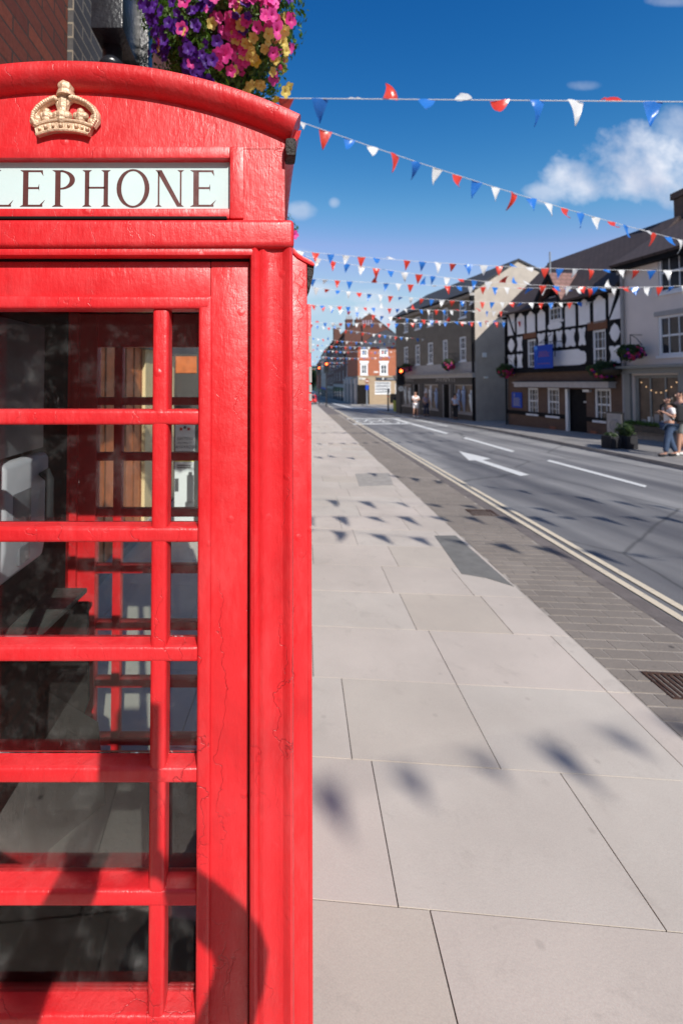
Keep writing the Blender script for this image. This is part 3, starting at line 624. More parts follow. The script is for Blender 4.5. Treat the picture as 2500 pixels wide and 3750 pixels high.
# individually laid slabs, courses square to the kerb
sd = Vector((.0795, 1, 0)).normalized(); sp = Vector((sd.y, -sd.x, 0))
def slabs(name, mat, o0, lo, hi, pitch, wid, jw, left, right, dz, cuts=None, seed=3, tilt=0):
    rnd = random.Random(seed); mb = MB(); tones = []
    k = lo; row = 0
    while k < hi:
        off = rnd.uniform(-.5, .5) * wid if wid > .3 else (row % 2) * wid / 2; a = left - wid - off
        p = pitch(row) if callable(pitch) else pitch
        while a < right:
            w = wid * (rnd.choice((.8, 1., 1., 1.2)) if wid > .3 else rnd.uniform(.85, 1.15)); a2 = a + w
            A, B = max(a, left), min(a2, right)
            if B - A > .06:
                q = []
                for (u, v) in ((A + jw, k + jw), (B - jw, k + jw), (B - jw, k + p - jw), (A + jw, k + p - jw)):
                    P = o0 + sp * u + sd * v; q.append((P.x, P.y))
                dzz = dz + rnd.uniform(0, .0015) + tilt * rnd.uniform(-1, 1)
                n = len(mb.v); mb.add([(x, y, gz(y) + dzz) for x, y in q] + [(x, y, gz(y) + dzz - .02) for x, y in q], [(0, 1, 2, 3), (0, 4, 5, 1), (1, 5, 6, 2), (2, 6, 7, 3), (3, 7, 4, 0)])
                tones += [rnd.random()] * 5
            a = a2
        k += p; row += 1
    o = mb.build(name, mat); at_ = o.data.attributes.new('tone', 'FLOAT', 'FACE'); at_.data.foreach_set('value', tones[:len(o.data.polygons)]); o['kind'] = 'structure'; return o
O0 = Vector((1.85, 0, 0)) 
g0 = gnd(1133, 2771); v0 = (Vector((g0.x, g0.y, 0)) - O0).dot(sd)
PIT = .575
slabs('pavement', 'slab', O0, v0 - 16 * PIT, 62, PIT, .83, .0022, -3.9, 0.0, 0.0)
strip('pavement_bed', [(-4.2, -14), (-4.2, 60)], [(xslab(-14), -14), (xslab(60), 60)], 'joint', -.0045)
strip('sett_bed', [(xslab(-14) + .001, -14), (xslab(60) + .001, 60)], [(xsett(-14) + .1, -14), (xsett(60) + .1, 60)], 'sett_joint', -.0026)
slabs('sett_paving', 'sett', O0 + sp * .008, -10, 34, .108, .21, .005, 0.0, .80, -.001, seed=5, tilt=.0005)
strip('sett_paving_far', [(xslab(y) + .02, y) for y in (34, 60)], [(xsett(y), y) for y in (34, 60)], 'gutter', 0)
strip('channel', [(xsett(y) - .02, y) for y in (-12, 60)], [(xsett(y) + .13, y) for y in (-12, 60)], 'gutter', .001)
strip('pavement_left_far', [(-4, 60), (0, 260)], [(xsett(60), 60), (xsett(260), 260)], 'pavement_far', 0)
# asphalt repair patch between slabs and setts, access cover, drain covers
mb = MB(); q = [gnd(*p) for p in ((1590, 1962), (1668, 1962), (1882, 2150), (1780, 2118), (1690, 2103))]; mb.prism([(p.x, p.y, p.z + .003) for p in q], (0, 0, -.02)); mb.build('asphalt_repair', 'asphalt_patch')['kind'] = 'structure'
mb = MB(); q = [gnd(*p) for p in ((1300, 1735), (1425, 1732), (1440, 1778), (1315, 1782))]; mb.prism([(p.x, p.y, p.z + .003) for p in q], (0, 0, -.02)); tag(mb.build('access_cover', 'cover_stone', None, q[0]), 'grey paved access cover set flush in the pale pavement slabs', 'manhole cover')
def grate(x, y, s=1., lab=''):
    g = gnd(x, y); base = empty('drain_cover', (g.x, g.y, g.z), lab, 'drain cover')
    mb = MB(); M = lambda p: Vector((g.x, g.y, gz(g.y))) + sp * p.x * s + sd * p.y * s + Vector((0, 0, p.z))
    for a, b in (((-.2, -.16, 0), (.2, -.14, .006)), ((-.2, .14, 0), (.2, .16, .006)), ((-.2, -.14, 0), (-.18, .14, .006)), ((.18, -.14, 0), (.2, .14, .006))): mb.box(a, b, M)
    mb.build('rim', 'iron_grate', base)
    for k in range(7): mb = MB(); mb.box((-.16 + k * .05, -.139, .0), (-.135 + k * .05, .139, .0055), M); mb.build('grate_bar', 'iron_grate', base)
grate(2500, 2515, .72, 'rusty iron drain cover in the setts at the right edge, nearer one')
grate(1765, 1878, .9, 'rusty iron drain cover beside the double yellow lines, farther one')
# double yellow lines
for i, (a, lab) in enumerate(((.13, 0), (.27, 0))):
    strip('yellow_line', [(xsett(y) + a + .02, y) for y in (-12, 0, 10, 38, 90, 170)], [(xsett(y) + a + .09, y) for y in (-12, 0, 10, 38, 90, 170)], 'yellow_line', .004)
def mark(name, pts, mat='white_line'):
    q = [gnd(*p) for p in pts]; mb = MB(); mb.add([(p.x, p.y, gz(p.y) + .003) for p in q], [tuple(range(len(q)))]); mb.build(name, mat)['kind'] = 'structure'
mark('lane_dash', ((2000, 1688), (2012, 1684), (2368, 1779), (2360, 1785)))
mark('lane_dash', ((1693, 1604), (1705, 1601), (1884, 1652), (1874, 1656)))
mark('lane_dash', ((1436, 1535), (1448, 1532), (1642, 1586), (1630, 1589)))
mark('direction_arrow', ((1679, 1652), (1797, 1680), (1766, 1685), (1938, 1739), (1905, 1743), (1740, 1686), (1716, 1686)))
mark('stop_line', ((1268, 1532), (1462, 1531), (1468, 1533.5), (1272, 1534.5)))
mark('stop_line', ((1290, 1551), (1500, 1549), (1512, 1552.5), (1297, 1554.5)))
mark('edge_line', ((1222, 1476), (1290, 1492), (1440, 1497), (1440, 1499), (1285, 1495), (1215, 1478)))
mark('edge_line', ((1440, 1516), (1640, 1560), (1636, 1561.5), (1436, 1518)))
# bicycle symbol on the waiting box
gc = gnd(1372, 1541.5)
mb = MB()
def fl(u, v): return Vector((gc.x, gc.y, 0)) + sp * u + sd * v
def wire(pts, w=.07):
    for (a, b) in zip(pts, pts[1:]):
        A, B = fl(*a), fl(*b); n = (B - A).normalized(); m_ = Vector((-n.y, n.x, 0)) * w
        q = [A - m_, B - m_, B + m_, A + m_]; mb.add([(p.x, p.y, gz(p.y) + .004 + .0002 * len(mb.f) ) for p in q], [(0, 1, 2, 3)])
for cx_ in (-.75, .75): wire([(cx_ + .42 * math.cos(R(a)), -.9 + 1.1 * math.sin(R(a))) for a in range(0, 361, 30)])
wire([(-.75, -.9), (-.3, 1.0), (.55, .9), (0, -.8), (-.75, -.9)]); wire([(0, -.8), (-.35, 1.4)]); wire([(.75, -.9), (.5, 1.6), (.25, 1.7)]); wire([(-.55, 1.45), (-.15, 1.45)])
mb.build('cycle_symbol', 'white_line')['kind'] = 'structure'
# right-hand pavement with kerb
def pave(name, pts, mat='pavement_far', h=.09):
    mb = MB(); mb.prism([(x, y, gz(y) + h) for x, y in pts], (0, 0, -h - .05)); mb.build(name, mat)['kind'] = 'structure'
pave('pavement_right', [(x + .14, y) for x, y in KR] + [(12.5, 38.7), (16, 20), (16, 5), (16, -15)])
pave('kerb_right', [(x, y) for x, y in KR] + [(x + .137, y) for x, y in KR[::-1]], 'kerbstone', .095)
pave('pavement_corner', [(11.0, 58.2), (22, 57.5), (22, 64), (12.4, 64), (15.5, 100), (28.3, 255), (27.6, 255), (14.4, 100), (11.4, 64)])

# ================================================================== BUILDINGS
class Fac:
    def __init__(s, p0, d, nside=-1):
        s.p = Vector((p0[0], p0[1], 0)); s.d = Vector((d[0], d[1], 0)).normalized(); s.n = Vector((-s.d.y, s.d.x, 0)) * nside
    def P(s, u, z, d=0): return s.p + s.d * u + s.n * d + Vector((0, 0, z))
    def uv(s, px, py, d=0):
        r = ray(px, py); o = Vector((0, 0, CAMZ)); k = ((s.p + s.n * d - o).dot(s.n)) / r.dot(s.n); q = o + r * k
        return ((q - s.p).dot(s.d), q.z)
    def M(s): return lambda p: s.P(p.x, p.z, p.y)
    def rect(s, x0, y0, x1, y1, f=lambda a, b: (a, b), d=0):
        xm = (x0 + x1) / 2; ym = (y0 + y1) / 2
        ua, ub = s.uv(*f(x0, ym), d)[0], s.uv(*f(x1, ym), d)[0]; za, zb_ = s.uv(*f(xm, y1), d)[1], s.uv(*f(xm, y0), d)[1]
        return (min(ua, ub), max(ua, ub), za, zb_)
def fbox(mb, F, u0, u1, z0, z1, d0, d1): mb.box((u0, d0, z0), (u1, d1, z1), F.M()); return mb
def fb(name, mat, F, par, u0, u1, z0, z1, d0, d1, bevel=0): mb = MB(); fbox(mb, F, u0, u1, z0, z1, d0, d1); return mb.build(name, mat, par, bevel=bevel)
def wall(F, u0, u1, z0, z1, holes, name, mat, par, rev=.13, back=None, d=0):
    us = sorted({u0, u1} | {min(max(h[i], u0), u1) for h in holes for i in (0, 1)}); zs_ = sorted({z0, z1} | {min(max(h[i], z0), z1) for h in holes for i in (2, 3)})
    mb = MB()
    for a, b in zip(us, us[1:]):
        for c, e in zip(zs_, zs_[1:]):
            um, zm = (a + b) / 2, (c + e) / 2
            if b - a < 1e-4 or e - c < 1e-4 or any(h[0] < um < h[1] and h[2] < zm < h[3] for h in holes): continue
            mb.add([F.P(a, c, d), F.P(b, c, d), F.P(b, e, d), F.P(a, e, d)], [(0, 1, 2, 3)], [[(a, c), (b, c), (b, e), (a, e)]])
    for h in holes:
        q = [(h[0], h[2]), (h[1], h[2]), (h[1], h[3]), (h[0], h[3])]
        for i in range(4):
            A, B = q[i], q[(i + 1) % 4]; mb.add([F.P(*A, d), F.P(*B, d), F.P(*B, d - rev), F.P(*A, d - rev)], [(0, 1, 2, 3)], [[A, B, (B[0] + .1, B[1] + .1), (A[0] + .1, A[1] + .1)]])
    if back: # side and back walls
        for (A, dA, B, dB) in ((u0, d, u0, -back), (u1, -back, u1, d), (u0, -back, u1, -back)):
            mb.add([F.P(A, z0, dA), F.P(B, z0, dB), F.P(B, z1, dB), F.P(A, z1, dA)], [(0, 1, 2, 3)], [[(dA, z0), (dB, z0), (dB, z1), (dA, z1)] if A == B else [(A, z0), (B, z0), (B, z1), (A, z1)]])
    return mb.build(name, mat, par)
def window(F, h, par, cols=2, rows=4, mat='white_frame', sill=True, rec=.10, fw=.055, bw=.022, label=None, glass='window_glass', meet=True, name='window', lintel=None):
    u0, u1, z0, z1 = h; mb = MB(); fbox(mb, F, u0 + .002, u1 - .002, z0 + .002, z1 - .002, -rec - .02, -rec); w = mb.build(name, glass, par)
    mb = MB(); e = .0015
    fbox(mb, F, u0 + e, u0 + fw, z0 + e, z1 - e, -rec - .01, -rec + .045); fbox(mb, F, u1 - fw, u1 - e, z0 + e, z1 - e, -rec - .01, -rec + .045)
    fbox(mb, F, u0 + fw, u1 - fw, z1 - fw, z1 - e, -rec - .01, -rec + .044); fbox(mb, F, u0 + fw, u1 - fw, z0 + e, z0 + fw, -rec - .01, -rec + .044)
    zm = (z0 + z1) / 2
    if meet: fbox(mb, F, u0 + fw, u1 - fw, zm - .03, zm + .03, -rec - .01, -rec + .040)
    for i in range(1, cols): u = u0 + (u1 - u0) * i / cols; fbox(mb, F, u - bw / 2, u + bw / 2, z0 + fw, z1 - fw, -rec - .01, -rec + .025)
    for i in range(1, rows):
        z = z0 + (z1 - z0) * i / rows
        if meet and abs(z - zm) < .05: continue
        fbox(mb, F, u0 + fw, u1 - fw, z - bw / 2, z + bw / 2, -rec - .01, -rec + .024)
    mb.build('frame', mat, w)
    if sill: fb('sill', mat if sill is True else sill, F, w, u0 - .06, u1 + .06, z0 - .09, z0 - .003, -rec, .05)
    return w
def roofslab(F, u0, u1, ze, zr, d0, d1, name, mat, par, thick=.10, u0t=None, u1t=None):
    u0t = u0 if u0t is None else u0t; u1t = u1 if u1t is None else u1t
    ln = math.hypot(zr - ze, d0 - d1); mb = MB()
    A, B, C_, D_ = F.P(u0, ze, d0), F.P(u1, ze, d0), F.P(u1t, zr, d1), F.P(u0t, zr, d1); n = (B - A).cross(D_ - A).normalized(); n = n if n.z > 0 else -n
    vs = [A, B, C_, D_] + [p - n * thick for p in (A, B, C_, D_)]; uv = [(u0, 0), (u1, 0), (u1t, ln), (u0t, ln)]
    mb.add(vs, [(0, 1, 2, 3), (7, 6, 5, 4), (0, 4, 5, 1), (1, 5, 6, 2), (2, 6, 7, 3), (3, 7, 4, 0)], [uv, uv, uv, uv, uv, uv]); return mb.build(name, mat, par)
def gable(F, u, ze, zr, d0, dr, d1, name, mat, par, th=.2):
    mb = MB(); q = [F.P(u, ze, d0), F.P(u, ze, d1), F.P(u, zr, dr)]; off = F.d * th; uv = [(d0, ze), (d1, ze), (dr, zr)]
    mb.add(q + [p + off for p in q], [(0, 1, 2), (5, 4, 3), (0, 3, 4, 1), (1, 4, 5, 2), (2, 5, 3, 0)], [uv, uv[::-1], [uv[0]] * 4, [uv[0]] * 4, [uv[0]] * 4]); return mb.build(name, mat, par)
def chimney(px0, px1, yt, yb, Y, par, mat='brick_red', pots=3, potmat='terracotta', name='chimney', depth=.8, poth=.35):
    a, b = at(px0, yt, Y), at(px1, yb, Y); mb = MB()
    def cb(x0, x1, y0, y1, z0, z1):
        vs = [(x0, y0, z0), (x1, y0, z0), (x1, y1, z0), (x0, y1, z0), (x0, y0, z1), (x1, y0, z1), (x1, y1, z1), (x0, y1, z1)]
        mb.add(vs, [(4, 5, 6, 7), (0, 1, 5, 4), (1, 2, 6, 5), (2, 3, 7, 6), (3, 0, 4, 7)], [[(x0, y0), (x1, y0), (x1, y1), (x0, y1)], [(x0, z0), (x1, z0), (x1, z1), (x0, z1)], [(y0, z0), (y1, z0), (y1, z1), (y0, z1)], [(x1, z0), (x0, z0), (x0, z1), (x1, z1)], [(y1, z0), (y0, z0), (y0, z1), (y1, z1)]])
    cb(a.x, b.x, Y, Y + depth, b.z, a.z - .25); cb(a.x - .07, b.x + .07, Y - .07, Y + depth + .07, a.z - .25, a.z)
    c = mb.build(name, mat, par)
    for i in range(pots):
        x = a.x + (b.x - a.x) * (i + .5) / pots; mb = MB(); mb.lathe((x, Y + depth / 2, a.z), [(.13, 0), (.11, poth * .8), (.14, poth), (.09, poth)], 10); mb.build('chimney_pot', potmat, c, smooth=True)
    return c
def vpipe(name, mat, x, y, z0, z1, par, r=.05):
    mb = MB(); mb.tube([(x, y, z0), (x, y, z1)], r, 8); 
    mb.box((x - .1, y - .1, z1 - .25), (x + .1, y + .1, z1)); mb.build(name, mat, par, smooth=True)

z7 = lambda x, y: (1800 + x / 3.136, 900 + y / 3.136)
# ---------------- half-timbered public house
PD = Vector((-.128, 1, 0)).normalized()
pA = gnd(1861, 1561); FP = Fac((pA.x, pA.y), PD * -1, 1)        # u runs from the far end towards the camera
if FP.n.x > 0: FP = Fac((pA.x, pA.y), PD * -1, -1)
zpb = gz(20) - .2
pub = empty('public_house', (pA.x, pA.y, gz(pA.y)), 'black and white half-timbered public house over brown brick across the road', 'public house')
PL = FP.uv(2287, 1500)[0]
zj = FP.uv(*z7(700, 1442))[1]; zeave = FP.uv(1857, 1148)[1]; zband = FP.uv(*z7(300, 1408))[1]
r7 = lambda a, b, c, d_: FP.rect(a, b, c, d_, z7)
gw = [r7(412, 1632, 530, 1928), r7(635, 1632, 772, 1952), r7(1178, 1640, 1368, 2008)]
gdoor = r7(862, 1645, 1088, 2175); gdoor = (gdoor[0], gdoor[1], zpb + .05, gdoor[3])
uw = [r7(415, 1072, 518, 1402), r7(1165, 962, 1322, 1398)]
wall(FP, 0, PL, zpb, zj, gw + [gdoor], 'wall', 'brick_brown', pub, back=6.0)
wall(FP, 0, PL, zj, zeave, uw, 'timber_frame', 'timber_black', pub, d=.05, rev=.14)
for h in gw: window(FP, h, pub, 3, 4, rec=.08, fw=.085)
for h in uw: window(FP, h, pub, 3, 4, rec=.04, fw=.085)
fb('jetty_beam', 'timber_black', FP, pub, -.03, PL, zj - .02, zband + .02, .04, .12)
fb('door', 'timber_black', FP, pub, gdoor[0], gdoor[1], gdoor[2], gdoor[3], -.13, -.09)
fb('door_post', 'white_frame', FP, pub, gdoor[0] - .02, gdoor[0] + .10, zpb, gdoor[3], -.05, .05); fb('door_sign', 'letter_white', FP, pub, *r7(1035, 1785, 1068, 1800), -.09, -.075)
cnp = r7(325, 1568, 1425, 1625)
mb = MB(); fbox(mb, FP, cnp[0], cnp[1], cnp[2], cnp[3] - .03, .0, .32); fbox(mb, FP, cnp[0] - .05, cnp[1] + .05, cnp[3] - .03, cnp[3] + .02, .0, .38); mb.build('canopy', 'canopy_grey', pub)
fb('canopy_roof', 'slate', FP, pub, cnp[0], cnp[1], cnp[3] + .023, cnp[3] + .08, 0, .30)
pl = r7(200, 1900, 840, 1945); fb('string_course', 'timber_black', FP, pub, .02, gdoor[0] - .05, pl[2] - .04, pl[3] - .04, 0, .04); fb('string_course', 'timber_black', FP, pub, gdoor[1] + .02, PL - .02, pl[2] - .04, pl[3] - .04, 0, .04)
fb('air_brick', 'terracotta', FP, pub, *r7(670, 2072, 735, 2130), 0, .02); fb('air_brick', 'terracotta', FP, pub, *r7(1135, 2125, 1208, 2195), 0, .02)
fb('capital', 'white_frame', FP, pub, *r7(1072, 1650, 1145, 1678), 0, .12)
def panel(kind, h, par=pub, mat='white_panel', d=.051, nm='infill_panel'):
    u0, u1, z0, z1 = h; w, hh = u1 - u0, z1 - z0; pts = []
    if kind == 'rect': pts = [(0, 0), (1, 0), (1, 1), (0, 1)]
    if kind == 'arch': pts = [(0, 0), (1, 0), (1, .78), (.93, .84), (.80, .86), (.72, .93), (.5, 1), (.28, .93), (.20, .86), (.07, .84), (0, .78)]
    if kind == 'oval':
        pts = [(.5 + .42 * math.cos(R(a)), .5 + .44 * math.sin(R(a))) for a in range(0, 360, 15)]
        pts = [(.5 + (x - .5) * (1.2 if i in (0, 12) else 1), .5 + (y - .5) * (1.14 if i in (6, 18) else 1)) for i, (x, y) in enumerate(pts)]
    if kind == 'quat': pts = [(.05, 0), (.3, .0), (.5, .08), (.7, 0), (.95, 0), (1, .12), (.90, .30), (.84, .5), (.90, .70), (1, .88), (.95, 1), (.7, 1), (.5, .92), (.3, 1), (.05, 1), (0, .88), (.10, .70), (.16, .5), (.10, .30), (0, .12)]
    if kind == 'loz': pts = [(0, .5), (.06, .15), (.2, 0), (.8, 0), (.94, .15), (1, .5), (.94, .85), (.8, 1), (.2, 1), (.06, .85)]
    if kind == 'tag': pts = [(0, 0), (.86, 0), (.9, .12), (.97, .16), (1, .3), (1, .7), (.97, .84), (.9, .88), (.86, 1), (0, 1)]
    if kind == 'brl': pts = [(0, 0), (.8, 0), (0, .95)]
    if kind == 'brr': pts = [(.2, 1), (1, 1), (1, .1)]
    if kind == 'brL': pts = [(0, 0), (1, 0), (1, .85)]
    if kind == 'brR': pts = [(0, 1), (.75, 1), (0, .12)]
    mb = MB(); mb.prism([FP.P(u0 + w * x, z0 + hh * y, d) for x, y in pts], FP.n * .012); mb.build(nm, mat, par)
for k_, h in (('brl', (195, 785, 275, 1028)), ('brr', (195, 785, 275, 1028)), ('arch', (300, 772, 388, 1012)), ('arch', (413, 748, 508, 995)), ('arch', (538, 725, 626, 972)),
              ('arch', (855, 640, 974, 925)), ('arch', (1010, 608, 1140, 902)), ('arch', (1182, 565, 1320, 878)), ('brL', (1365, 530, 1490, 842)), ('brR', (1358, 530, 1480, 842)),
              ('loz', (655, 882, 820, 955)), ('oval', (196, 1060, 275, 1222)), ('quat', (300, 1042, 365, 1210)), ('quat', (537, 1002, 628, 1190)), ('quat', (655, 990, 722, 1175)),
              ('quat', (750, 972, 826, 1165)), ('quat', (855, 955, 975, 1158)), ('quat', (1010, 938, 1092, 1142)), ('oval', (1366, 885, 1492, 1105)),
              ('quat', (196, 1250, 278, 1415)), ('quat', (300, 1240, 365, 1412)), ('tag', (540, 1200, 1098, 1395)), ('quat', (1366, 1145, 1495, 1365))): panel(k_, r7(*h))
panel('rect', r7(375, 1000, 520, 1062), mat='lintel_brown', nm='brick_lintel'); panel('rect', r7(1112, 862, 1338, 962), mat='lintel_brown', nm='brick_lintel')
# dormer breaking the eaves
dw = r7(682, 575, 822, 855); dm = r7(640, 480, 850, 870)
fb('dormer_wall', 'timber_black', FP, pub, dm[0], dm[1], zeave - .3, dw[3] + .1, -1.2, .02)
window(FP, (dw[0], dw[1], dw[2], dw[3]), pub, 3, 4, rec=-.06, fw=.06, sill=True)
ux = (dw[0] + dw[1]) / 2; zap = FP.uv(*z7(720, 285), .35)[1]; zfo = zeave - .02
duL, duR = r7(556, 480, 557, 500)[0], r7(885, 480, 886, 500)[0]
for sgn_, ue in ((-1, duL), (1, duR)):
    mb = MB(); zr_ = zap; q = [FP.P(ux, zr_, .38), FP.P(ue, zfo, .38), FP.P(ue, zfo, -1.8), FP.P(ux, zr_, -2.2)]; n = Vector((0, 0, -.09))
    uv = [(0, 1.2), (0, 0), (2, 0), (2.4, 1.2)]; mb.add(q + [p + n for p in q], [(0, 1, 2, 3), (7, 6, 5, 4), (0, 4, 5, 1), (1, 5, 6, 2), (2, 6, 7, 3), (3, 7, 4, 0)], [uv] * 6); mb.build('dormer_roof', 'tile_pink', pub)
    mb = MB(); mb.prism([FP.P(ux, zr_ + .02, .40), FP.P(ue, zfo + .02, .40), FP.P(ue, zfo - .25, .40), FP.P(ux, zr_ - .28, .40)], FP.n * .04); mb.build('barge_board', 'timber_black', pub)
mb = MB(); mb.tube([FP.P(ux, zap - .3, .3), FP.P(ux, zap + .9, .3)], .035, 6); mb.build('finial', 'pole_grey', pub)
mb = MB(); mb.prism([FP.P(ux, zap - .1, .02), FP.P(dm[0] + .05, dw[3] - .05, .02), FP.P(dm[1] - .05, dw[3] - .05, .02)], FP.n * -.1); mb.build('dormer_gable', 'timber_black', pub)
zrid = zeave + 2.75
roofslab(FP, -.18, PL + .0, zeave - .08, zrid, .42, -2.5, 'roof', 'tile_brown', pub, u0t=-.05)
roofslab(FP, -.18, PL + .0, zeave - .08, zrid, -6.4, -2.5, 'roof', 'tile_brown', pub)
gable(FP, 0.02, zeave, zrid - .12, .0, -2.5, -6.0, 'gable_end', 'render_gable', pub)
# hanging board sign, standing out from the wall
bs = empty('hanging_sign', FP.P(1, 3, .4), 'blue pub sign board hanging out on an iron bracket over the pavement', 'pub sign')
Fb = Fac((FP.P(0, 0, .45).x, FP.P(0, 0, .45).y), FP.d, 1); Fb.n = FP.n
hs_ = Fb.rect(492, 1137, 704, 1405, z7)
fb('board', 'sign_blue', Fb, bs, hs_[0], hs_[1], hs_[2], hs_[3], 0, .03)
du = hs_[1] - hs_[0]; dz_ = hs_[3] - hs_[2]
def sbox(x0, x1, y0, y1, mat, nm, base=hs_, F=Fb, par=bs, d=.031, t_=.004):
    return fb(nm, mat, F, par, base[0] + (base[1] - base[0]) * x0, base[0] + (base[1] - base[0]) * x1, base[2] + (base[3] - base[2]) * y0, base[2] + (base[3] - base[2]) * y1, d, d + t_)
sbox(.02, .20, .82, .985, 'sky_badge', 'badge')
mb = MB(); mb.tube([Fb.P(hs_[0] + du * .05, hs_[2] + dz_ * .80, .035), Fb.P(hs_[0] + du * .16, hs_[2] + dz_ * .72, .035), Fb.P(hs_[0] + du * .08, hs_[2] + dz_ * .58, .035), Fb.P(hs_[0] + du * .19, hs_[2] + dz_ * .50, .035), Fb.P(hs_[0] + du * .14, hs_[2] + dz_ * .36, .035)], .014, 6); mb.build('scroll_mark', 'sky_badge', bs)
for j, (x0, x1) in enumerate(((.30, .72), (.27, .86), (.27, .80), (.22, .84))): sbox(x0, x1, .70 - .065 * j, .725 - .065 * j, 'letter_pink', 'text_line')
sbox(.2, .85, .19, .215, 'letter_pink', 'text_line')
mb = MB(); mb.tube([Fb.P(hs_[0] - .05, hs_[3] + .10, .02), Fb.P(hs_[1] + .12, hs_[3] + .10, .02), Fb.P(hs_[1] + .12, hs_[3] - .55, .02)], .02, 6); mb.tube([Fb.P(hs_[0] + du * .3, hs_[3] + .1, .02), Fb.P(hs_[0] + du * .95, hs_[3] + .42, .02)], .014, 6)
for f in (.1, .9): mb.tube([Fb.P(hs_[0] + du * f, hs_[3], .02), Fb.P(hs_[0] + du * f, hs_[3] + .1, .02)], .01, 6)
mb.tube([Fb.P(hs_[1] + .12, hs_[3] + .10, .02), Fb.P(hs_[1] + .12, hs_[3] + .1, -.42)], .02, 6); mb.build('bracket', 'black_iron', bs)
pq = r7(238, 1682, 350, 1858); w_ = empty('wall_plaque', FP.P(pq[0], pq[2], 0), 'small blue notice plaque on the brown brick wall, left of the pub windows', 'sign')
fb('plate', 'sign_blue', FP, w_, *pq, .002, .03)
for j in range(6): sbox(.14, .86 if j % 2 else .74, .60 - .095 * j, .645 - .095 * j, 'letter_grey', 'text_line', pq, FP, w_, .031, .003)
sbox(.2, .3, .72, .92, 'letter_grey', 'badge', pq, FP, w_, .031, .003)
vpipe('drain_pipe', 'timber_black', FP.P(.02, 0, .1).x, FP.P(.02, 0, .1).y, zpb, zeave - .2, pub, .045)

# ---------------- pale rendered building next to it (right edge)
FW = Fac((FP.P(PL, 0).x, FP.P(PL, 0).y), FP.d, 1); FW.n = FP.n
wh = empty('rendered_house', FW.P(0, gz(15)), 'pale cream rendered house with sage shopfront at the right edge of the view', 'house')
z9 = lambda x, y: (2150 + x / 1.96, 550 + y / 1.96)
r9 = lambda a, b, c, d_: FW.rect(a, b, c, d_, z9)
zwe = FW.uv(2278, 965)[1]
wwu = r9(508, 742, 800, 1005); wwl = r9(508, 1172, 800, 1475); shp = r9(335, 1612, 662, 2000)
wwu = (wwu[0], wwu[0] + 1.25, FW.uv(*z9(600, 1010))[1], FW.uv(*z9(600, 720))[1]); wwl = (wwl[0], wwl[0] + 1.25, FW.uv(*z9(600, 1470))[1], FW.uv(*z9(600, 1180))[1])
WL = 9.0
more = [(wwu[0] + 2.6, wwu[1] + 2.6, wwu[2], wwu[3]), (wwl[0] + 2.6, wwl[1] + 2.6, wwl[2], wwl[3])]
shp2 = (shp[1] + 1.5, shp[1] + 3.8, shp[2], shp[3])
shd = (shp[1] + .35, shp[1] + 1.25, gz(12), shp[3])
wall(FW, 0, WL, zpb, zwe, [wwu, wwl, shp, shp2, shd] + more, 'wall', 'render_cream', wh, back=6.0)
for h in [wwu, wwl] + more: window(FW, h, wh, 4, 2, rec=.07, fw=.08); fb('window_head', 'stone_trim', FW, wh, h[0] - .1, h[1] + .1, h[3] + .003, h[3] + .16, 0, .03)
window(FW, shp, wh, 3, 1, rec=.12, fw=.10, bw=.06, mat='shop_sage', meet=False, glass='shop_interior', name='shop_window'); window(FW, shp2, wh, 3, 1, rec=.12, fw=.10, bw=.06, mat='shop_sage', meet=False, glass='shop_interior', name='shop_window')
fb('shop_door', 'shop_sage', FW, wh, *shd, -.13, -.09)
fa = r9(330, 1560, 686, 1600); mb = MB(); fbox(mb, FW, shp[0] - .35, WL - 1.0, fa[2], fa[3], 0.0, .14); fbox(mb, FW, shp[0] - .42, WL - .95, fa[3], fa[3] + .09, 0.0, .30); mb.build('shop_cornice', 'shop_sage', wh)
fb('pilaster', 'shop_sage', FW, wh, shp[0] - .33, shp[0] - .06, zpb, fa[2] - .003, 0, .10); fb('pilaster', 'shop_sage', FW, wh, shp[1] + .06, shp[1] + .30, zpb, fa[2] - .003, 0, .10)
roofslab(FW, -.1, WL, zwe - .06, zrid + .12, .42, -3.0, 'roof', 'tile_brown', wh); roofslab(FW, -.1, WL, zwe - .06, zrid + .12, -6.4, -3.0, 'roof', 'tile_brown', wh)
fb('eaves_board', 'timber_black', FW, wh, -.12, WL, zwe - .28, zwe - .09, .0, .30)
fb('stone_plinth', 'stone_trim', FW, wh, 0, shp[1], zpb, shp[2] - .12, .002, .05)
vpipe('drain_pipe', 'stone_trim', FW.P(.06, 0, .08).x, FW.P(.06, 0, .08).y, zpb, zwe - .15, wh, .05)
chimney(2549, 2640, 668, 800, 15.6, wh, 'brick_brown', 2, depth=.9, poth=.5)
# lamps and goods in the shop window
for i in range(6):
    u = shp[0] + .25 + (shp[1] - shp[0] - .4) * i / 5; fbx = MB(); fbox(fbx, FW, u - .09, u + .08, shp[2] + .10, shp[2] + .28 + .10 * (i % 3), -.115, -.10); fbx.build('display_item', 'poster_white' if i % 2 else 'stone_trim', wh)
for i in range(8):
    f = i / 7; P = FW.P(shp[0] + .2 + (shp[1] - shp[0] - .35) * f, shp[3] - .25 - .35 * math.sin(f * math.pi) , -.09); mb = MB(); mb.lathe(P, [(.02 * math.sin(R(a)), -.02 * math.cos(R(a))) for a in range(0, 181, 45)], 6); mb.build('fairy_light', 'warm_lamp', wh)

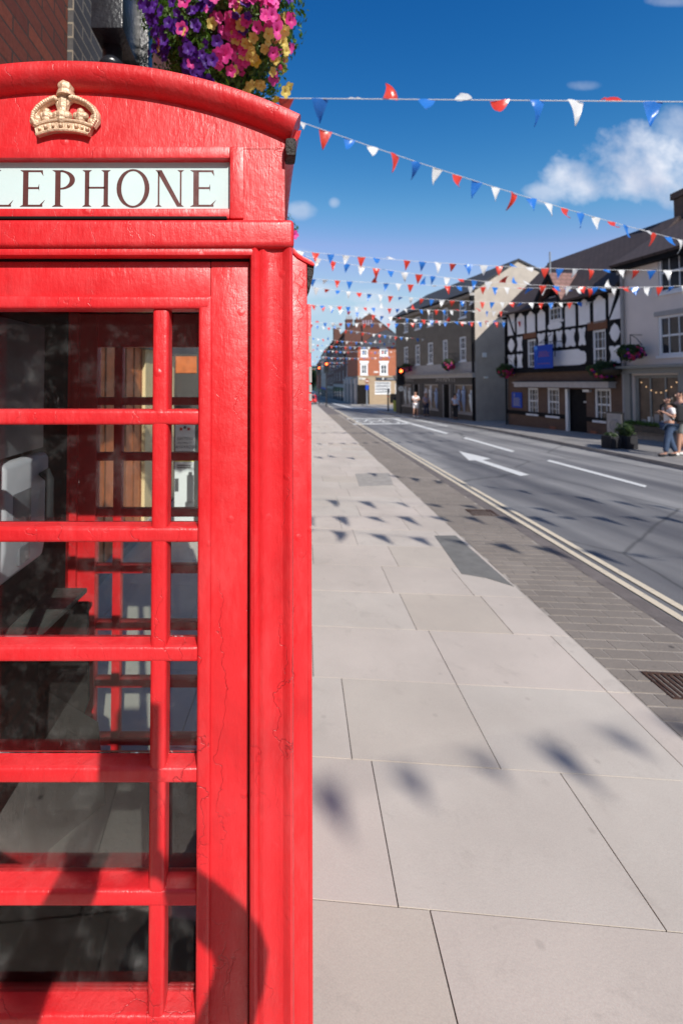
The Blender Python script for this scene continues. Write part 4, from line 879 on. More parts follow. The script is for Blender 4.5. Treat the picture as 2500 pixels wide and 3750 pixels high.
# ---------------- grey rendered building with shopfront
GA = at(1743, 1539, 24.7); GD = Vector((-.147, 1, 0)).normalized()
FG = Fac((GA.x, GA.y), GD, 1); FG = FG if FG.n.x < 0 else Fac((GA.x, GA.y), GD, -1)   # u runs away from the camera
z6 = lambda x, y: (1400 + x / 3.136, 900 + y / 3.136)
r6 = lambda a, b, c, d_: FG.rect(a, b, c, d_, z6)
gy = empty('grey_building', FG.P(0, gz(27)), 'grey rendered two and a half storey building with dark shopfront and blank pale gable', 'building')
GL = FG.uv(1449, 1300)[0]; zge = FG.uv(1748, 1058)[1]; zgb = gz(38) - .3
tw = [r6(250, 860, 292, 995), r6(375, 828, 430, 958), r6(520, 752, 580, 920), r6(694, 705, 748, 860), r6(882, 650, 960, 810)]
mw = [r6(247, 1172, 292, 1352), r6(378, 1145, 428, 1378), r6(522, 1110, 578, 1366), r6(692, 1066, 746, 1312), r6(886, 1034, 958, 1338)]
sw = [r6(230, 1586, 330, 1832), r6(466, 1580, 640, 1872), r6(815, 1592, 1050, 1918)]; sdr = [r6(368, 1592, 420, 1862), r6(708, 1592, 775, 1948)]
sw = [(a, b, c, sw[2][3]) for a, b, c, _ in sw]; zfl = [sum(h[i] for h in mw) / 5 for i in (2, 3)]; mw = [(h[0], h[1], zfl[0], zfl[1]) for h in mw]; zfl = [sum(h[i] for h in tw) / 5 for i in (2, 3)]; tw = [(h[0], h[1], zfl[0], zfl[1]) for h in tw]
sdr = [(a, b, zgb + .1, sw[2][3]) for a, b, c, _ in sdr]
zsf_ = FG.uv(*z6(640, 1470))[1]
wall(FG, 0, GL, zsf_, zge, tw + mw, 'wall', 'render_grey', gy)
wall(FG, 0, GL, zgb, zsf_, sw + sdr, 'shopfront', 'shop_grey', gy, d=.03)
for h in tw + mw: window(FG, h, gy, 3, 4, rec=.06, fw=.075)
for i, h in enumerate(sw): window(FG, h, gy, 2, 1, rec=.10, fw=.07, bw=.06, meet=False, name='shop_window', glass='shop_interior', mat='stone_trim')
for h in sdr:
    fb('shop_door', 'black_gap', FG, gy, *h, -.10, -.06); fb('door_frame', 'stone_trim', FG, gy, h[0] - .06, h[0], h[2], h[3], -.02, .05); fb('door_frame', 'stone_trim', FG, gy, h[1], h[1] + .06, h[2], h[3], -.02, .05)
cn = r6(230, 1440, 1070, 1474); mb = MB(); fbox(mb, FG, -.02, GL, zsf_ - .28, zsf_ - .06, .03, .22); fbox(mb, FG, -.04, GL, zsf_ - .058, zsf_, .03, .34); mb.build('shop_cornice', 'lintel_brown' if 0 else 'stone_trim', gy)
fb('string_course', 'stone_trim', FG, gy, 0, GL, zsf_ + .02, mw[0][2] - .10, 0, .025)
zt_ = (FG.uv(*z6(1000, 1550))[1])
for (x, s_) in ((725, 'AVANTI'), (280, 'AVANTI')):
    u = FG.uv(*z6(x, 1535))[0]; text('shop_lettering', s_, .62, 'letter_grey', gy, FG.P(u, sw[2][3] + .16, .04), FG.d * -1, (0, 0, 1), .012)
# goods seen in the windows
rnd = random.Random(4)
for h in sw:
    k = 0; u = h[0] + .35
    while u < h[1] - .3:
        ht = rnd.uniform(1.2, 1.65); c_ = FG.P(u, h[2] + .05, -.075); mb = MB(); m_ = rnd.choice(['poster_white', 'cloth_white', 'cloth_blue', 'cloth_pinkgrey', 'lintel_brown'])
        mb.tube([c_, c_ + Vector((0, 0, ht * .5)), c_ + Vector((0, 0, ht * .62)), c_ + Vector((0, 0, ht * .8)), c_ + Vector((0, 0, ht * .84)), c_ + Vector((0, 0, ht * .88)), c_ + Vector((0, 0, ht))], [.02, .14, .11, .17, .04, .08, .05], 8); mb.build('mannequin', m_, gy, smooth=True); u += rnd.uniform(.45, .8)
# gable facing the camera, with wide pale render
gw_ = 7.6; zgr = at(1900, 950, GA.y + .3).z; dr_ = -((at(1900, 950, GA.y + .3).x) - GA.x)
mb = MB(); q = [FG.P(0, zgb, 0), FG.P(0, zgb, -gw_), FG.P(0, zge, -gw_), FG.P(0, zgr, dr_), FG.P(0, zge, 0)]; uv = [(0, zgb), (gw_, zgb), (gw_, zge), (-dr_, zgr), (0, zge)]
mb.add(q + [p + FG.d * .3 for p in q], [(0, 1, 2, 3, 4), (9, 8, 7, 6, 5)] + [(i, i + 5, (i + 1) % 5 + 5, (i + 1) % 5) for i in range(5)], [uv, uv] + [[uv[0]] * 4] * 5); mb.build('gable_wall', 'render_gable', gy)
roofslab(FG, -.08, GL + .1, zge - .12, zgr + .08, .42, dr_, 'roof', 'slate', gy, .12); roofslab(FG, -.08, GL + .1, zge - .12, zgr + .08, -gw_ - .2, dr_, 'roof', 'slate', gy, .12)
wall(Fac((FG.P(GL, 0).x, FG.P(GL, 0).y), FG.n * -1, -1), 0, gw_, zgb, zge, [], 'end_wall', 'render_grey', gy)
fb('eaves_board', 'stone_trim', FG, gy, 0, GL, zge - .30, zge - .13, .0, .30); fb('gutter', 'timber_black', FG, gy, -.1, GL + .1, zge - .20, zge - .125, .42, .52)
vpipe('drain_pipe', 'timber_black', FG.P(.10, 0, .10).x, FG.P(.10, 0, .1).y, zgb, zge - .3, gy, .06)
ga = Fac((GA.x, GA.y), FG.n * -1, 1); ga.n = FG.d * -1
fb('alarm_box', 'poster_white', ga, gy, *ga.rect(1143, 1228, 1180, 1280, z6), .002, .12); fb('security_light', 'letter_white', ga, gy, *ga.rect(1160, 1500, 1192, 1522, z6), .002, .16)

# ---------------- corner brick building, sunlit
z8 = lambda x, y: (1300 + x / 7.84, 1250 + y / 7.84)
RA = (at(1311, 1480, 60).x, 60)
FR = Fac(RA, (1, 0.02), 1); FR = FR if FR.n.y < 0 else Fac(RA, (1, .02), -1)
r8 = lambda a, b, c, d_: FR.rect(a, b, c, d_, z8)
rb = empty('corner_building', (RA[0], RA[1], gz(60)), 'orange brick corner building with white windows over buff stone ground floor, sunlit at the junction', 'building')
zrt = FR.uv(1400, 1271)[1]; zst = FR.uv(*z8(700, 985))[1]; zrb = gz(60) - .4
hw = [r8(160, 210, 368, 435), r8(708, 205, 940, 412), r8(150, 640, 362, 958), r8(706, 640, 938, 958)]
hs_g = [r8(568, 1150, 1015, 1500), r8(1150, 1200, 1290, 1480), r8(62, 1245, 405, 1712)]
hs_g[2] = (hs_g[2][0], hs_g[2][1], zrb + .3, hs_g[2][3])
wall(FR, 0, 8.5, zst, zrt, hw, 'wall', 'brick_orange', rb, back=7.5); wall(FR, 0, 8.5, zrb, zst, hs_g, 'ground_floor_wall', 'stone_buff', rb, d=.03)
for h in hw: window(FR, h, rb, 2, 2, rec=.06, fw=.22, bw=.09); mb = MB(); mb.prism([FR.P(h[0] - .02, h[3], .005), FR.P(h[1] + .02, h[3], .005), FR.P(h[1] + .16, h[3] + .38, .005), FR.P(h[0] - .16, h[3] + .38, .005)], FR.n * .08); mb.build('window_head', 'white_frame', rb)
window(FR, hs_g[0], rb, 8, 4, rec=.05, fw=.10, bw=.09, meet=False); window(FR, hs_g[1], rb, 3, 4, rec=.05, fw=.10, bw=.08, meet=False)
fb('dark_entrance', 'black_gap', FR, rb, *hs_g[2], -.12, -.08)
fb('shop_sign', 'sign_navy', FR, rb, *r8(590, 1032, 1160, 1118), .031, .10); fb('sign_emblem', 'letter_white', FR, rb, *r8(770, 1045, 815, 1095), .101, .115)
fb('sign_letters', 'letter_grey', FR, rb, *r8(900, 1058, 1120, 1090), .101, .112); fb('name_plate', 'letter_white', FR, rb, *r8(537, 858, 660, 895), .003, .05)
fb('carved_lettering', 'letter_white', FR, rb, *r8(110, 1050, 290, 1088), .031, .06); fb('barrel_door', 'black_gap', FR, rb, *r8(1000, 1500, 1180, 1765), .031, .10)
FL_ = Fac(RA, (.083, 1), 1); FL_ = FL_ if FL_.n.x < 0 else Fac(RA, (.083, 1), -1)
lw_ = [(u, u + 1.0, z0, z0 + 1.9) for u in (4, 10, 15.5) for z0 in (hw[2][2], hw[0][2] - .2)]
wall(FL_, 0, 20, zst, zrt, lw_, 'side_wall', 'brick_red', rb); wall(FL_, 0, 20, zrb - .5, zst, [(3, 7, zrb, zst - 1.1), (9, 13, zrb, zst - 1.1), (15, 19, zrb, zst - 1.1)], 'side_ground_floor', 'stone_trim', rb)  # shade of this side is put into the colour: darker brick than the front
for h in lw_: window(FL_, h, rb, 2, 2, rec=.06, fw=.2, bw=.08)
for u in (3, 9, 15): fb('shop_window', 'window_glass', FL_, rb, u, u + 4, zrb, zst - 1.1, -.2, -.1)
for u in (2.4, 8, 14, 19.4): fb('stone_pier', 'render_cream', FL_, rb, u - .25, u + .25, zrb, zst - .4, .003, .25)
# hipped slate roof
zh = zrt + 3.0
mb = MB(); B0, B1, B2_, B3_ = FR.P(-.4, zrt, .4), FR.P(8.9, zrt, .4), FR.P(8.9, zrt, -20), FL_.P(20, zrt, .4); R0, R1 = FR.P(5.2, zh, -4.2), FR.P(5.2, zh, -19)
mb.add([B0, B1, B2_, B3_, R0, R1], [(0, 1, 4), (1, 2, 5, 4), (2, 3, 5), (3, 0, 4, 5)], [[(0, 0), (9, 0), (4.5, 5)], [(0, 0), (9, 0), (9, 5), (0, 5)], [(0, 0), (9, 0), (4.5, 5)], [(0, 0), (9, 0), (9, 5), (0, 5)]]); mb.build('roof', 'slate', rb)
chimney(1327, 1367, 1190, 1262, 72, rb, 'brick_red', 4, depth=1.2, poth=.9, potmat='cloth_pinkgrey')

def rowhouse(y0, y1, ze, zr, lab, mats, nwin, storeys, gableend=True, xo=0, nm='terrace_house', depth=9):
    A = (7.35 + .083 * y0 + xo, y0); F = Fac(A, (.083, 1), 1); F = F if F.n.x < 0 else Fac(A, (.083, 1), -1); Ln = (y1 - y0) - .08
    b = empty(nm, (A[0], A[1], gz(y0)), lab, 'house', 'houses along the far part of the street'); zb_ = gz(y1) - .5; zs_ = gz(y0) + 3.3
    hs = []
    for s_ in range(storeys):
        for i in range(nwin): u = Ln * (i + .5) / nwin - .5; z = zs_ + .7 + s_ * 2.9; hs.append((u, u + 1.1, z, z + 1.8))
    hs = [h for h in hs if h[3] < ze - .2]
    wall(F, 0, Ln, zs_, ze, hs, 'wall', mats[0], b, back=depth)
    for h in hs: window(F, h, b, 2, 2, rec=.06, fw=.2, bw=.08)
    nb = max(2, nwin); w = Ln / nb; gs = [(i * w + .35, (i + 1) * w - .35, zb_ + .6, zs_ - .8) for i in range(nb)]
    wall(F, 0, Ln, zb_, zs_, gs, 'shopfront', mats[2], b, d=.03)
    for g in gs: fb('shop_window', 'window_glass', F, b, *g, -.14, -.08)
    fb('fascia', mats[3], F, b, .1, Ln - .1, zs_ - .7, zs_ - .1, .031, .12)
    roofslab(F, -.1, Ln + .05, ze - .1, zr, .4, -depth / 2, 'roof', mats[1], b); roofslab(F, -.1, Ln + .05, ze - .1, zr, -depth - .2, -depth / 2, 'roof', mats[1], b)
    gable(F, .01, ze, zr - .12, 0, -depth / 2, -depth, 'gable_end', mats[0], b); return b
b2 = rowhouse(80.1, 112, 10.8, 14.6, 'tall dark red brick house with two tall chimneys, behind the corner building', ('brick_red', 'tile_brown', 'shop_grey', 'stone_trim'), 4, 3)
chimney(1268, 1292, 1168, 1275, 84, b2, 'brick_red', 3, depth=1.5, poth=.7, potmat='stone_trim'); chimney(1303, 1328, 1168, 1260, 82, b2, 'brick_red', 2, depth=1.5, poth=.4)
chimney(1222, 1246, 1200, 1275, 108, b2, 'brick_red', 3, depth=1.5, poth=1.0, potmat='stone_trim')
b3 = rowhouse(112.1, 150, 12.6, 16.5, 'dark shaded brick house in the row, farther along than the tall chimneys', ('brick_red', 'slate', 'stone_trim', 'shop_sage'), 7, 3)
b4 = rowhouse(150.1, 200, 13.6, 17.5, 'white-fronted shaded house near the far end of the row', ('render_gable', 'tile_brown', 'shop_sage', 'sign_blue'), 8, 3)
b5 = rowhouse(200.1, 256, 12.0, 16, 'farthest small orange house at the end of the row', ('brick_orange', 'tile_pink', 'render_cream', 'sign_navy'), 8, 2, xo=-.6)
# ---------------- left side: brick wall by the kiosk, dark pier, shopfront behind
def sidewall(x, y0, y1, z0, z1, mat, holes, nm, par, rev=.12, back=4.):
    F = Fac((x, y0), (0, 1), 1); F = F if F.n.x > 0 else Fac((x, y0), (0, 1), -1); wall(F, 0, y1 - y0, z0, z1, holes, nm, mat, par, rev, back); return F
bn = empty('brick_building', (-1.05, -4, 0), 'red brick building wall close behind the kiosk at the top left', 'building')
FN = sidewall(-1.06, -6, 2.24, -.3, 8.5, 'brick_near', [(1.0, 2.2, 4.2, 6.0), (-1, -.5, 0, 0)][:1], 'wall', bn)
window(FN, (1.0, 2.2, 4.2, 6.0), bn, 3, 4)
sidewall(-1.03, 2.243, 2.78, 2.4, 8.5, 'brick_dark', [], 'brick_pier', bn, back=.8)
roofslab(FN, 0, 8.3, 8.4, 11, .4, -4, 'roof', 'slate', bn)
ls = empty('shop_building', (-1.55, 6, gz(6)), 'shop building with cream and orange timber doorway seen through the kiosk glass', 'building')
SHZ = gz(6)
FS = sidewall(-1.55, 2.80, 14.0, 2.75, 8.2, 'brick_near', [(u, u + 1.0, 4.4, 6.2) for u in (1.5, 4.5, 7.5)], 'wall', ls)
for u in (1.5, 4.5, 7.5): window(FS, (u, u + 1.0, 4.4, 6.2), ls, 2, 4)
def sy(px, X=-1.55): return X / ((px - CX) / FX) - 2.80
U = lambda px: sy(px)
fb('fascia', 'sign_navy', FS, ls, 0, 11.2, 2.12, 2.75, 0.0, .10)
fb('door_boards', 'orange_wood', FS, ls, U(340), U(524), SHZ, 2.12, -.06, -.01)
for k in range(6): u = U(345) + (U(520) - U(345)) * k / 5; fb('door_batten', 'lintel_brown', FS, ls, u - .012, u + .012, SHZ, 2.11, -.01, -.002)
fb('door_surround', 'cream_wood', FS, ls, U(524), U(640), -.12, 2.12, -.06, .03); fb('threshold', 'stone_trim', FS, ls, U(330), U(562), SHZ - .1, SHZ + .12, -.01, .06)
fb('shop_window', 'window_glass', FS, ls, U(640) + .002, 11.2, .55, 2.12, -.12, -.08); fb('stall_riser', 'shop_grey', FS, ls, U(640) + .002, 11.2, -.5, .55, -.05, .0)
fb('stone_jamb', 'brick_near', FS, ls, 0, U(340), -.3, 2.12, -.5, 0)
YQ = 5.2
def sheet(x0, y0, x1, y1, mat, par, nm='sheet', dy=0):
    A, B = at(x0, y1, YQ), at(x1, y0, YQ); mb = MB(); mb.box((A.x, YQ - dy * 1.5, A.z), (B.x, YQ - dy * 1.5 + .002, B.z)); return mb.build(nm, mat, par)
nbd = empty('notice_case', at(680, 1700, YQ), 'dark glazed notice case on the pavement side of the doorway, seen through the kiosk', 'notice board')  # made-up backing that lets the posters stand clear of the kiosk shadow
A_, B_ = at(634, 1700, YQ), at(724, 1700, YQ); mb = MB(); mb.box((A_.x, YQ + .02, gz(5.2)), (B_.x, YQ + .14, 2.05)); mb.build('case', 'shop_grey', nbd, bevel=.01); mb = MB(); mb.box((A_.x + .02, YQ + .012, 1.82), (B_.x - .02, YQ + .0185, 2.02)); mb.build('header_panel', 'orange_wood', nbd)
ps = empty('award_poster', at(675, 1652, YQ), 'white poster reading BRITISH PROPERTY AWARDS seen through the right narrow panes of the kiosk', 'poster')
sheet(641, 1545, 714, 1652, 'poster_white', ps)
for (s_, y_, sz) in (('BRITISH', 1612, .054), ('PROPERTY', 1626, .038), ('AWARDS', 1642, .054)): text('poster_text', s_, sz, 'poster_dark', ps, at(677, y_, YQ) + Vector((0, -.0025, 0)), (1, 0, 0), (0, 0, 1), .0004)
for dx in (-14, 0, 14): sheet(672 + dx, 1560 + abs(dx) * .4, 682 + dx, 1570 + abs(dx) * .4, 'poster_red' if dx else 'poster_dark', ps, 'rosette', .003)
p2_ = empty('notice_poster', at(673, 1915, YQ), 'white notice with yellow top band and dark portrait, below the award poster', 'poster')
sheet(638, 1690, 710, 1916, 'poster_white', p2_); sheet(638, 1673, 710, 1690, 'poster_yellow', p2_, 'top_band')
for y_ in (1702, 1710): sheet(648, y_, 700, y_ + 4, 'poster_dark', p2_, 'text_line', .002)
for x0, y0, x1, y1 in ((640, 1752, 654, 1800), (684, 1740, 709, 1840), (690, 1728, 704, 1742), (678, 1838, 709, 1880)): sheet(x0, y0, x1, y1, 'poster_dark', p2_, 'portrait', .002)
roofslab(FS, 0, 11.2, 8.1, 11, .4, -4, 'roof', 'tile_brown', ls)
le = empty('left_terrace', (-.6, 20, gz(20)), 'pale rendered terrace continuing along the left pavement behind the kiosk', 'building')
F5 = Fac((-.45, 14.2), (.079, 1), 1); F5 = F5 if F5.n.x > 0 else Fac((-.45, 14.2), (.079, 1), -1)
hh = [(u, u + 1.1, z, z + 1.7) for u in range(2, 40, 4) for z in (3.3, 6.0)]
wall(F5, 0, 42, -1.6, 8.2, hh, 'wall', 'render_cream', le, back=7)  # unseen wall made pale to bounce light onto the facades opposite
for h in hh: window(F5, h, le, 2, 2, fw=.15)
roofslab(F5, 0, 42, 8.1, 11, .4, -4, 'roof', 'slate', le)

# ---------------- the street behind the viewer
cb_ = empty('end_building', (4, -42, 0), 'brick building closing the street behind the viewer', 'building')  # added to cut off the bright low sky and deepen the shade
F6 = Fac((-14, -42), (1, 0), 1); F6 = F6 if F6.n.y > 0 else Fac((-14, -42), (1, 0), -1)
hh = [(u, u + 1.2, z, z + 1.8) for u in range(2, 42, 4) for z in (1.2, 4.4, 7.4)]
wall(F6, 0, 44, -.5, 10.5, hh, 'wall', 'brick_brown', cb_, back=8)
for h in hh: window(F6, h, cb_, 2, 2, fw=.15)
roofslab(F6, 0, 44, 10.4, 14, .4, -4, 'roof', 'slate', cb_)
nb_ = empty('near_terrace', (14, -8, 0), 'rendered terrace on the right side behind the viewer', 'building')
F7 = Fac((14.6, 6.5), (-.0, -1), 1); F7 = F7 if F7.n.x < 0 else Fac((14.6, 6.5), (0, -1), -1)
hh = [(u, u + 1.2, z, z + 1.7) for u in range(2, 44, 4) for z in (.9, 3.9)]
wall(F7, 0, 46, -.5, 6.4, hh, 'wall', 'render_cream', nb_, back=7)
for h in hh: window(F7, h, nb_, 2, 2, fw=.15)
roofslab(F7, 0, 46, 6.3, 9, .4, -3.5, 'roof', 'tile_brown', nb_)

# ================================================================== BUNTING
flagmesh = {}
def flag_mesh(kind, curl, seedv):
    key = (kind, curl)
    if key in flagmesh: return flagmesh[key]
    n = 6; w, h = .20, .27; vs = []; fs = []
    for j in range(n + 1):
        v = j / n; ww = w * (1 - v) ** .92 / 2
        for i in (-1, -.5, 0, .5, 1):
            bend = curl * .10 * v * v + .012 * math.sin(i * 2.2 + seedv + v * 3)
            vs.append((i * ww + curl * .03 * v * v, bend, -h * (v - .10 * v * v * abs(curl))))
    for j in range(n):
        for i in range(4): a = j * 5 + i; fs.append((a, a + 1, a + 6, a + 5))
    me = bpy.data.meshes.new('flag'); me.from_pydata(vs, [], fs); me.materials.append(MATS['flag_' + kind])
    for p in me.polygons: p.use_smooth = True
    flagmesh[key] = me; return me
rb_ = random.Random(11)
def bunting(A, B, label, sp_=.40, sag=.12, size=1., up=.10, wild=.35, t0=0., tame=False):
    A, B = Vector(A), Vector(B); Ln = (B - A).length
    root = empty('bunting_string', A, label, 'bunting', 'bunting strings over the street')
    pt = lambda t: A.lerp(B, t) + Vector((0, 0, -sag * 4 * t * (1 - t)))
    mb = MB(); mb.tube([pt(i / 24) for i in range(25)], .0045 * size ** .5 + .0001 * A.y, 5); mb.build('cord', 'rope_white', root)
    n = min(int((Ln - .1) / sp_), 98); dirv = (B - A).normalized(); ang = math.atan2(dirv.y, dirv.x); r0 = rootloc(root); ph = rb_.randint(0, 2)
    for i in range(n):
        t = (t0 + .1 + i * sp_) / Ln
        if t > 1: break
        kind = ('white', 'red', 'blue')[(i + ph) % 3]; curl = rb_.choice((-1.6, -.8, -.3, .3, .9, 1.7))
        if tame: curl = rb_.choice((-.3, .3))
        o = bpy.data.objects.new('flag', flag_mesh(kind, curl, rb_.random() * 6)); COL.objects.link(o); o.parent = root; o.location = pt(t) - r0
        slope = math.atan2((pt(min(t + .02, 1)) - pt(t)).z, Ln * .02)
        r = rb_.random()
        swing = rb_.uniform(-.5, .5) if r > wild else rb_.uniform(-1.35, 1.35)
        if rb_.random() < up: swing = rb_.choice((-1, 1)) * rb_.uniform(2.0, 2.9)
        o.rotation_euler = Matrix.Rotation(ang, 3, 'Z').to_euler() if False else (Matrix.Rotation(ang + rb_.uniform(-.25, .25), 3, 'Z') @ Matrix.Rotation(-slope, 3, 'Y') @ Matrix.Rotation(swing, 3, 'X')).to_euler()
        if tame: o.rotation_euler = (rb_.uniform(.40, .55), 0, ang + rb_.uniform(-.08, .08))
        sc_ = size * rb_.uniform(.92, 1.08); o.scale = (sc_, sc_, sc_)
def B2(p, Yp, q, Yq, label, ext=0., **k):
    A, B = at(*p, Yp), at(*q, Yq); d = B - A; A = A - d * ext; bunting(A, B, label, **k)
z2 = lambda x, y: (1050 + x / 1.0814, 800 + y / 1.0814)
B2((1000, 358), 5.0, (2560, 372), 4.6, 'nearest bunting string running level across the top sky beside the flower basket', ext=.25, wild=.6, up=.35, sag=0)
B2((1020, 410), 6.1, (2560, 895), 9.0, 'bunting string falling steeply from the kiosk roof to the right edge', ext=.06, wild=.12, up=0, sag=.12)
B2(z2(40, 124), 11.3, z2(1600, 205), 11.3, 'upper of the two crossing bunting strings in front of the cream house', ext=.04, wild=.25, sag=.15)
B2(z2(60, 138), 11.5, z2(1640, 262), 12.6, 'lower bunting string that dips past the pub dormer and ends on the cream house', ext=.04, wild=.25, sag=.38)
B2(z2(40, 232), 14.0, z2(1560, 272), 14.4, 'level bunting string crossing just above the pub eaves', ext=.03, wild=.4, up=.12, sag=.16)
B2(z2(60, 262), 15.7, z2(1300, 326), 17.0, 'bunting string sagging in front of the pub timbers', ext=.03, wild=.4, sag=.30)
B2((1130, 1115), 18.0, (1860, 1140), 20.8, 'bunting string ending at the far corner of the pub eaves', ext=.03, wild=.3, sag=.05)
B2((1110, 1105), 20.0, (1990, 1172), 21.0, 'bunting string crossing the grey facade between its window rows', ext=.03, wild=.3, sag=.42)
B2((1120, 1178), 22.5, (1900, 1168), 21.5, 'bunting string across the top storey windows of the grey building', ext=.03, wild=.25, sag=.14)
B2((1130, 1185), 29, (1625, 1246), 30.5, 'short bunting string ending low on the grey facade', ext=.03, wild=.3, sag=.15)
B2((1120, 1232), 34, (1560, 1250), 36, 'bunting string over the roof of the orange brick corner building', ext=.03, sag=.28, wild=.3)
B2((1120, 1256), 38, (1500, 1266), 37.5, 'bunting string along the eaves of the orange brick corner building', ext=.03, sag=.22, wild=.3)
B2((1125, 1276), 45, (1455, 1285), 45, 'bunting string across the upper windows of the corner building', ext=.03, sag=.2)
for i, (Yb, ya, yb_, xb) in enumerate(((54, 1300, 1305, 1440), (64, 1318, 1322, 1310), (76, 1333, 1336, 1265), (92, 1346, 1348, 1240))):
    B2((1120, ya), Yb, (xb, yb_), Yb + 3, ['distant bunting string below the upper windows of the corner building', 'distant bunting string in front of the shaded side windows', 'distant bunting string before the tall chimneyed house', 'farthest visible bunting string over the street'][i], ext=.02, sag=.3)
# strings behind and above the viewer, whose flags throw the shadows on the pavement
HO = Vector((SUNV.x, SUNV.y, 0)) / SUNV.z
def shadowline(p, q, h, label, ext=.6, far=1.0, **k):
    a, b = gnd(*p), gnd(*q); A = a + HO * h; A.z = a.z + h; B = b + HO * h; B.z = b.z + h; d = B - A; bunting(A - d * ext, B + d * far, label, sag=0, up=0, wild=.15, **k)
shadowline((1480, 2815), (2290, 2670), 6.8, 'bunting string high behind the viewer, casting the nearest row of flag shadows', sp_=.375, size=.92, ext=.4, tame=True)
shadowline((1160, 1940), (1945, 2000), 4.8, 'bunting string overhead whose shadow row crosses the asphalt patch', sp_=.44, ext=.3)
shadowline((1195, 1892), (1920, 1892), 4.8, 'bunting string overhead whose shadow row falls just beyond the asphalt patch', sp_=.44, ext=.3)
shadowline((1300, 1835), (1700, 1850), 4.9, 'bunting string overhead with shadows two rows beyond the asphalt patch', sp_=.5, ext=.6)
shadowline((1250, 1720), (2300, 1840), 5.0, 'bunting string overhead with shadows crossing the road arrow', sp_=.45, ext=-.12)

# ================================================================== FLOWERS
def petunia(kind):
    vs = []; fs = []; rad = []; K = 20; rings = [(0.0, -.018), (.005, -.010), (.011, -.004), (.022, .0), (.033, .002)]
    for j, (r, z) in enumerate(rings):
        for k in range(K):
            a = 2 * math.pi * k / K; lob = 1 + (.34 * abs(math.cos(2.5 * a)) - .14) * (j / 4) ** 2; wv_ = .003 * math.sin(a * 10) * (j / 4) ** 2
            vs.append((r * lob * math.cos(a), r * lob * math.sin(a), z + wv_)); rad.append(j / 4)
    for j in range(4):
        for k in range(K): fs.append((j * K + k, j * K + (k + 1) % K, (j + 1) * K + (k + 1) % K, (j + 1) * K + k))
    me = bpy.data.meshes.new('petunia'); me.from_pydata(vs, [], fs); me.materials.append(MATS['petal_' + kind])
    for p in me.polygons: p.use_smooth = True
    a = me.attributes.new('rad', 'FLOAT', 'POINT'); a.data.foreach_set('value', rad); return me
PET = {k: petunia(k) for k in ('purple', 'pink', 'yellow', 'red')}
def leaves(mb, c, rad, n, rnd, size=.022, shell=(.55, 1.)):
    for _ in range(n):
        d = Vector((rnd.gauss(0, 1), rnd.gauss(0, 1), rnd.gauss(0, 1))).normalized(); r = rnd.uniform(*shell)
        p = Vector(c) + Vector((d.x * rad[0], d.y * rad[1], d.z * rad[2])) * r * (1 + .13 * math.sin(d.x * 7 + d.z * 5) + .08 * math.sin(d.z * 13 + d.y * 9))
        t_ = (d + Vector((rnd.uniform(-1, 1), rnd.uniform(-1, 1), rnd.uniform(-1, 1))) * .9).normalized(); a = t_.orthogonal().normalized(); b = t_.cross(a); th = rnd.uniform(0, 6.28); u = a * math.cos(th) + b * math.sin(th); w = t_.cross(u)
        s_ = size * rnd.uniform(.6, 1.3)
        mb.add([p - u * s_, p - w * s_ * .5 + t_ * s_ * .15, p + u * s_, p + w * s_ * .5 + t_ * s_ * .15], [(0, 1, 2, 3)])
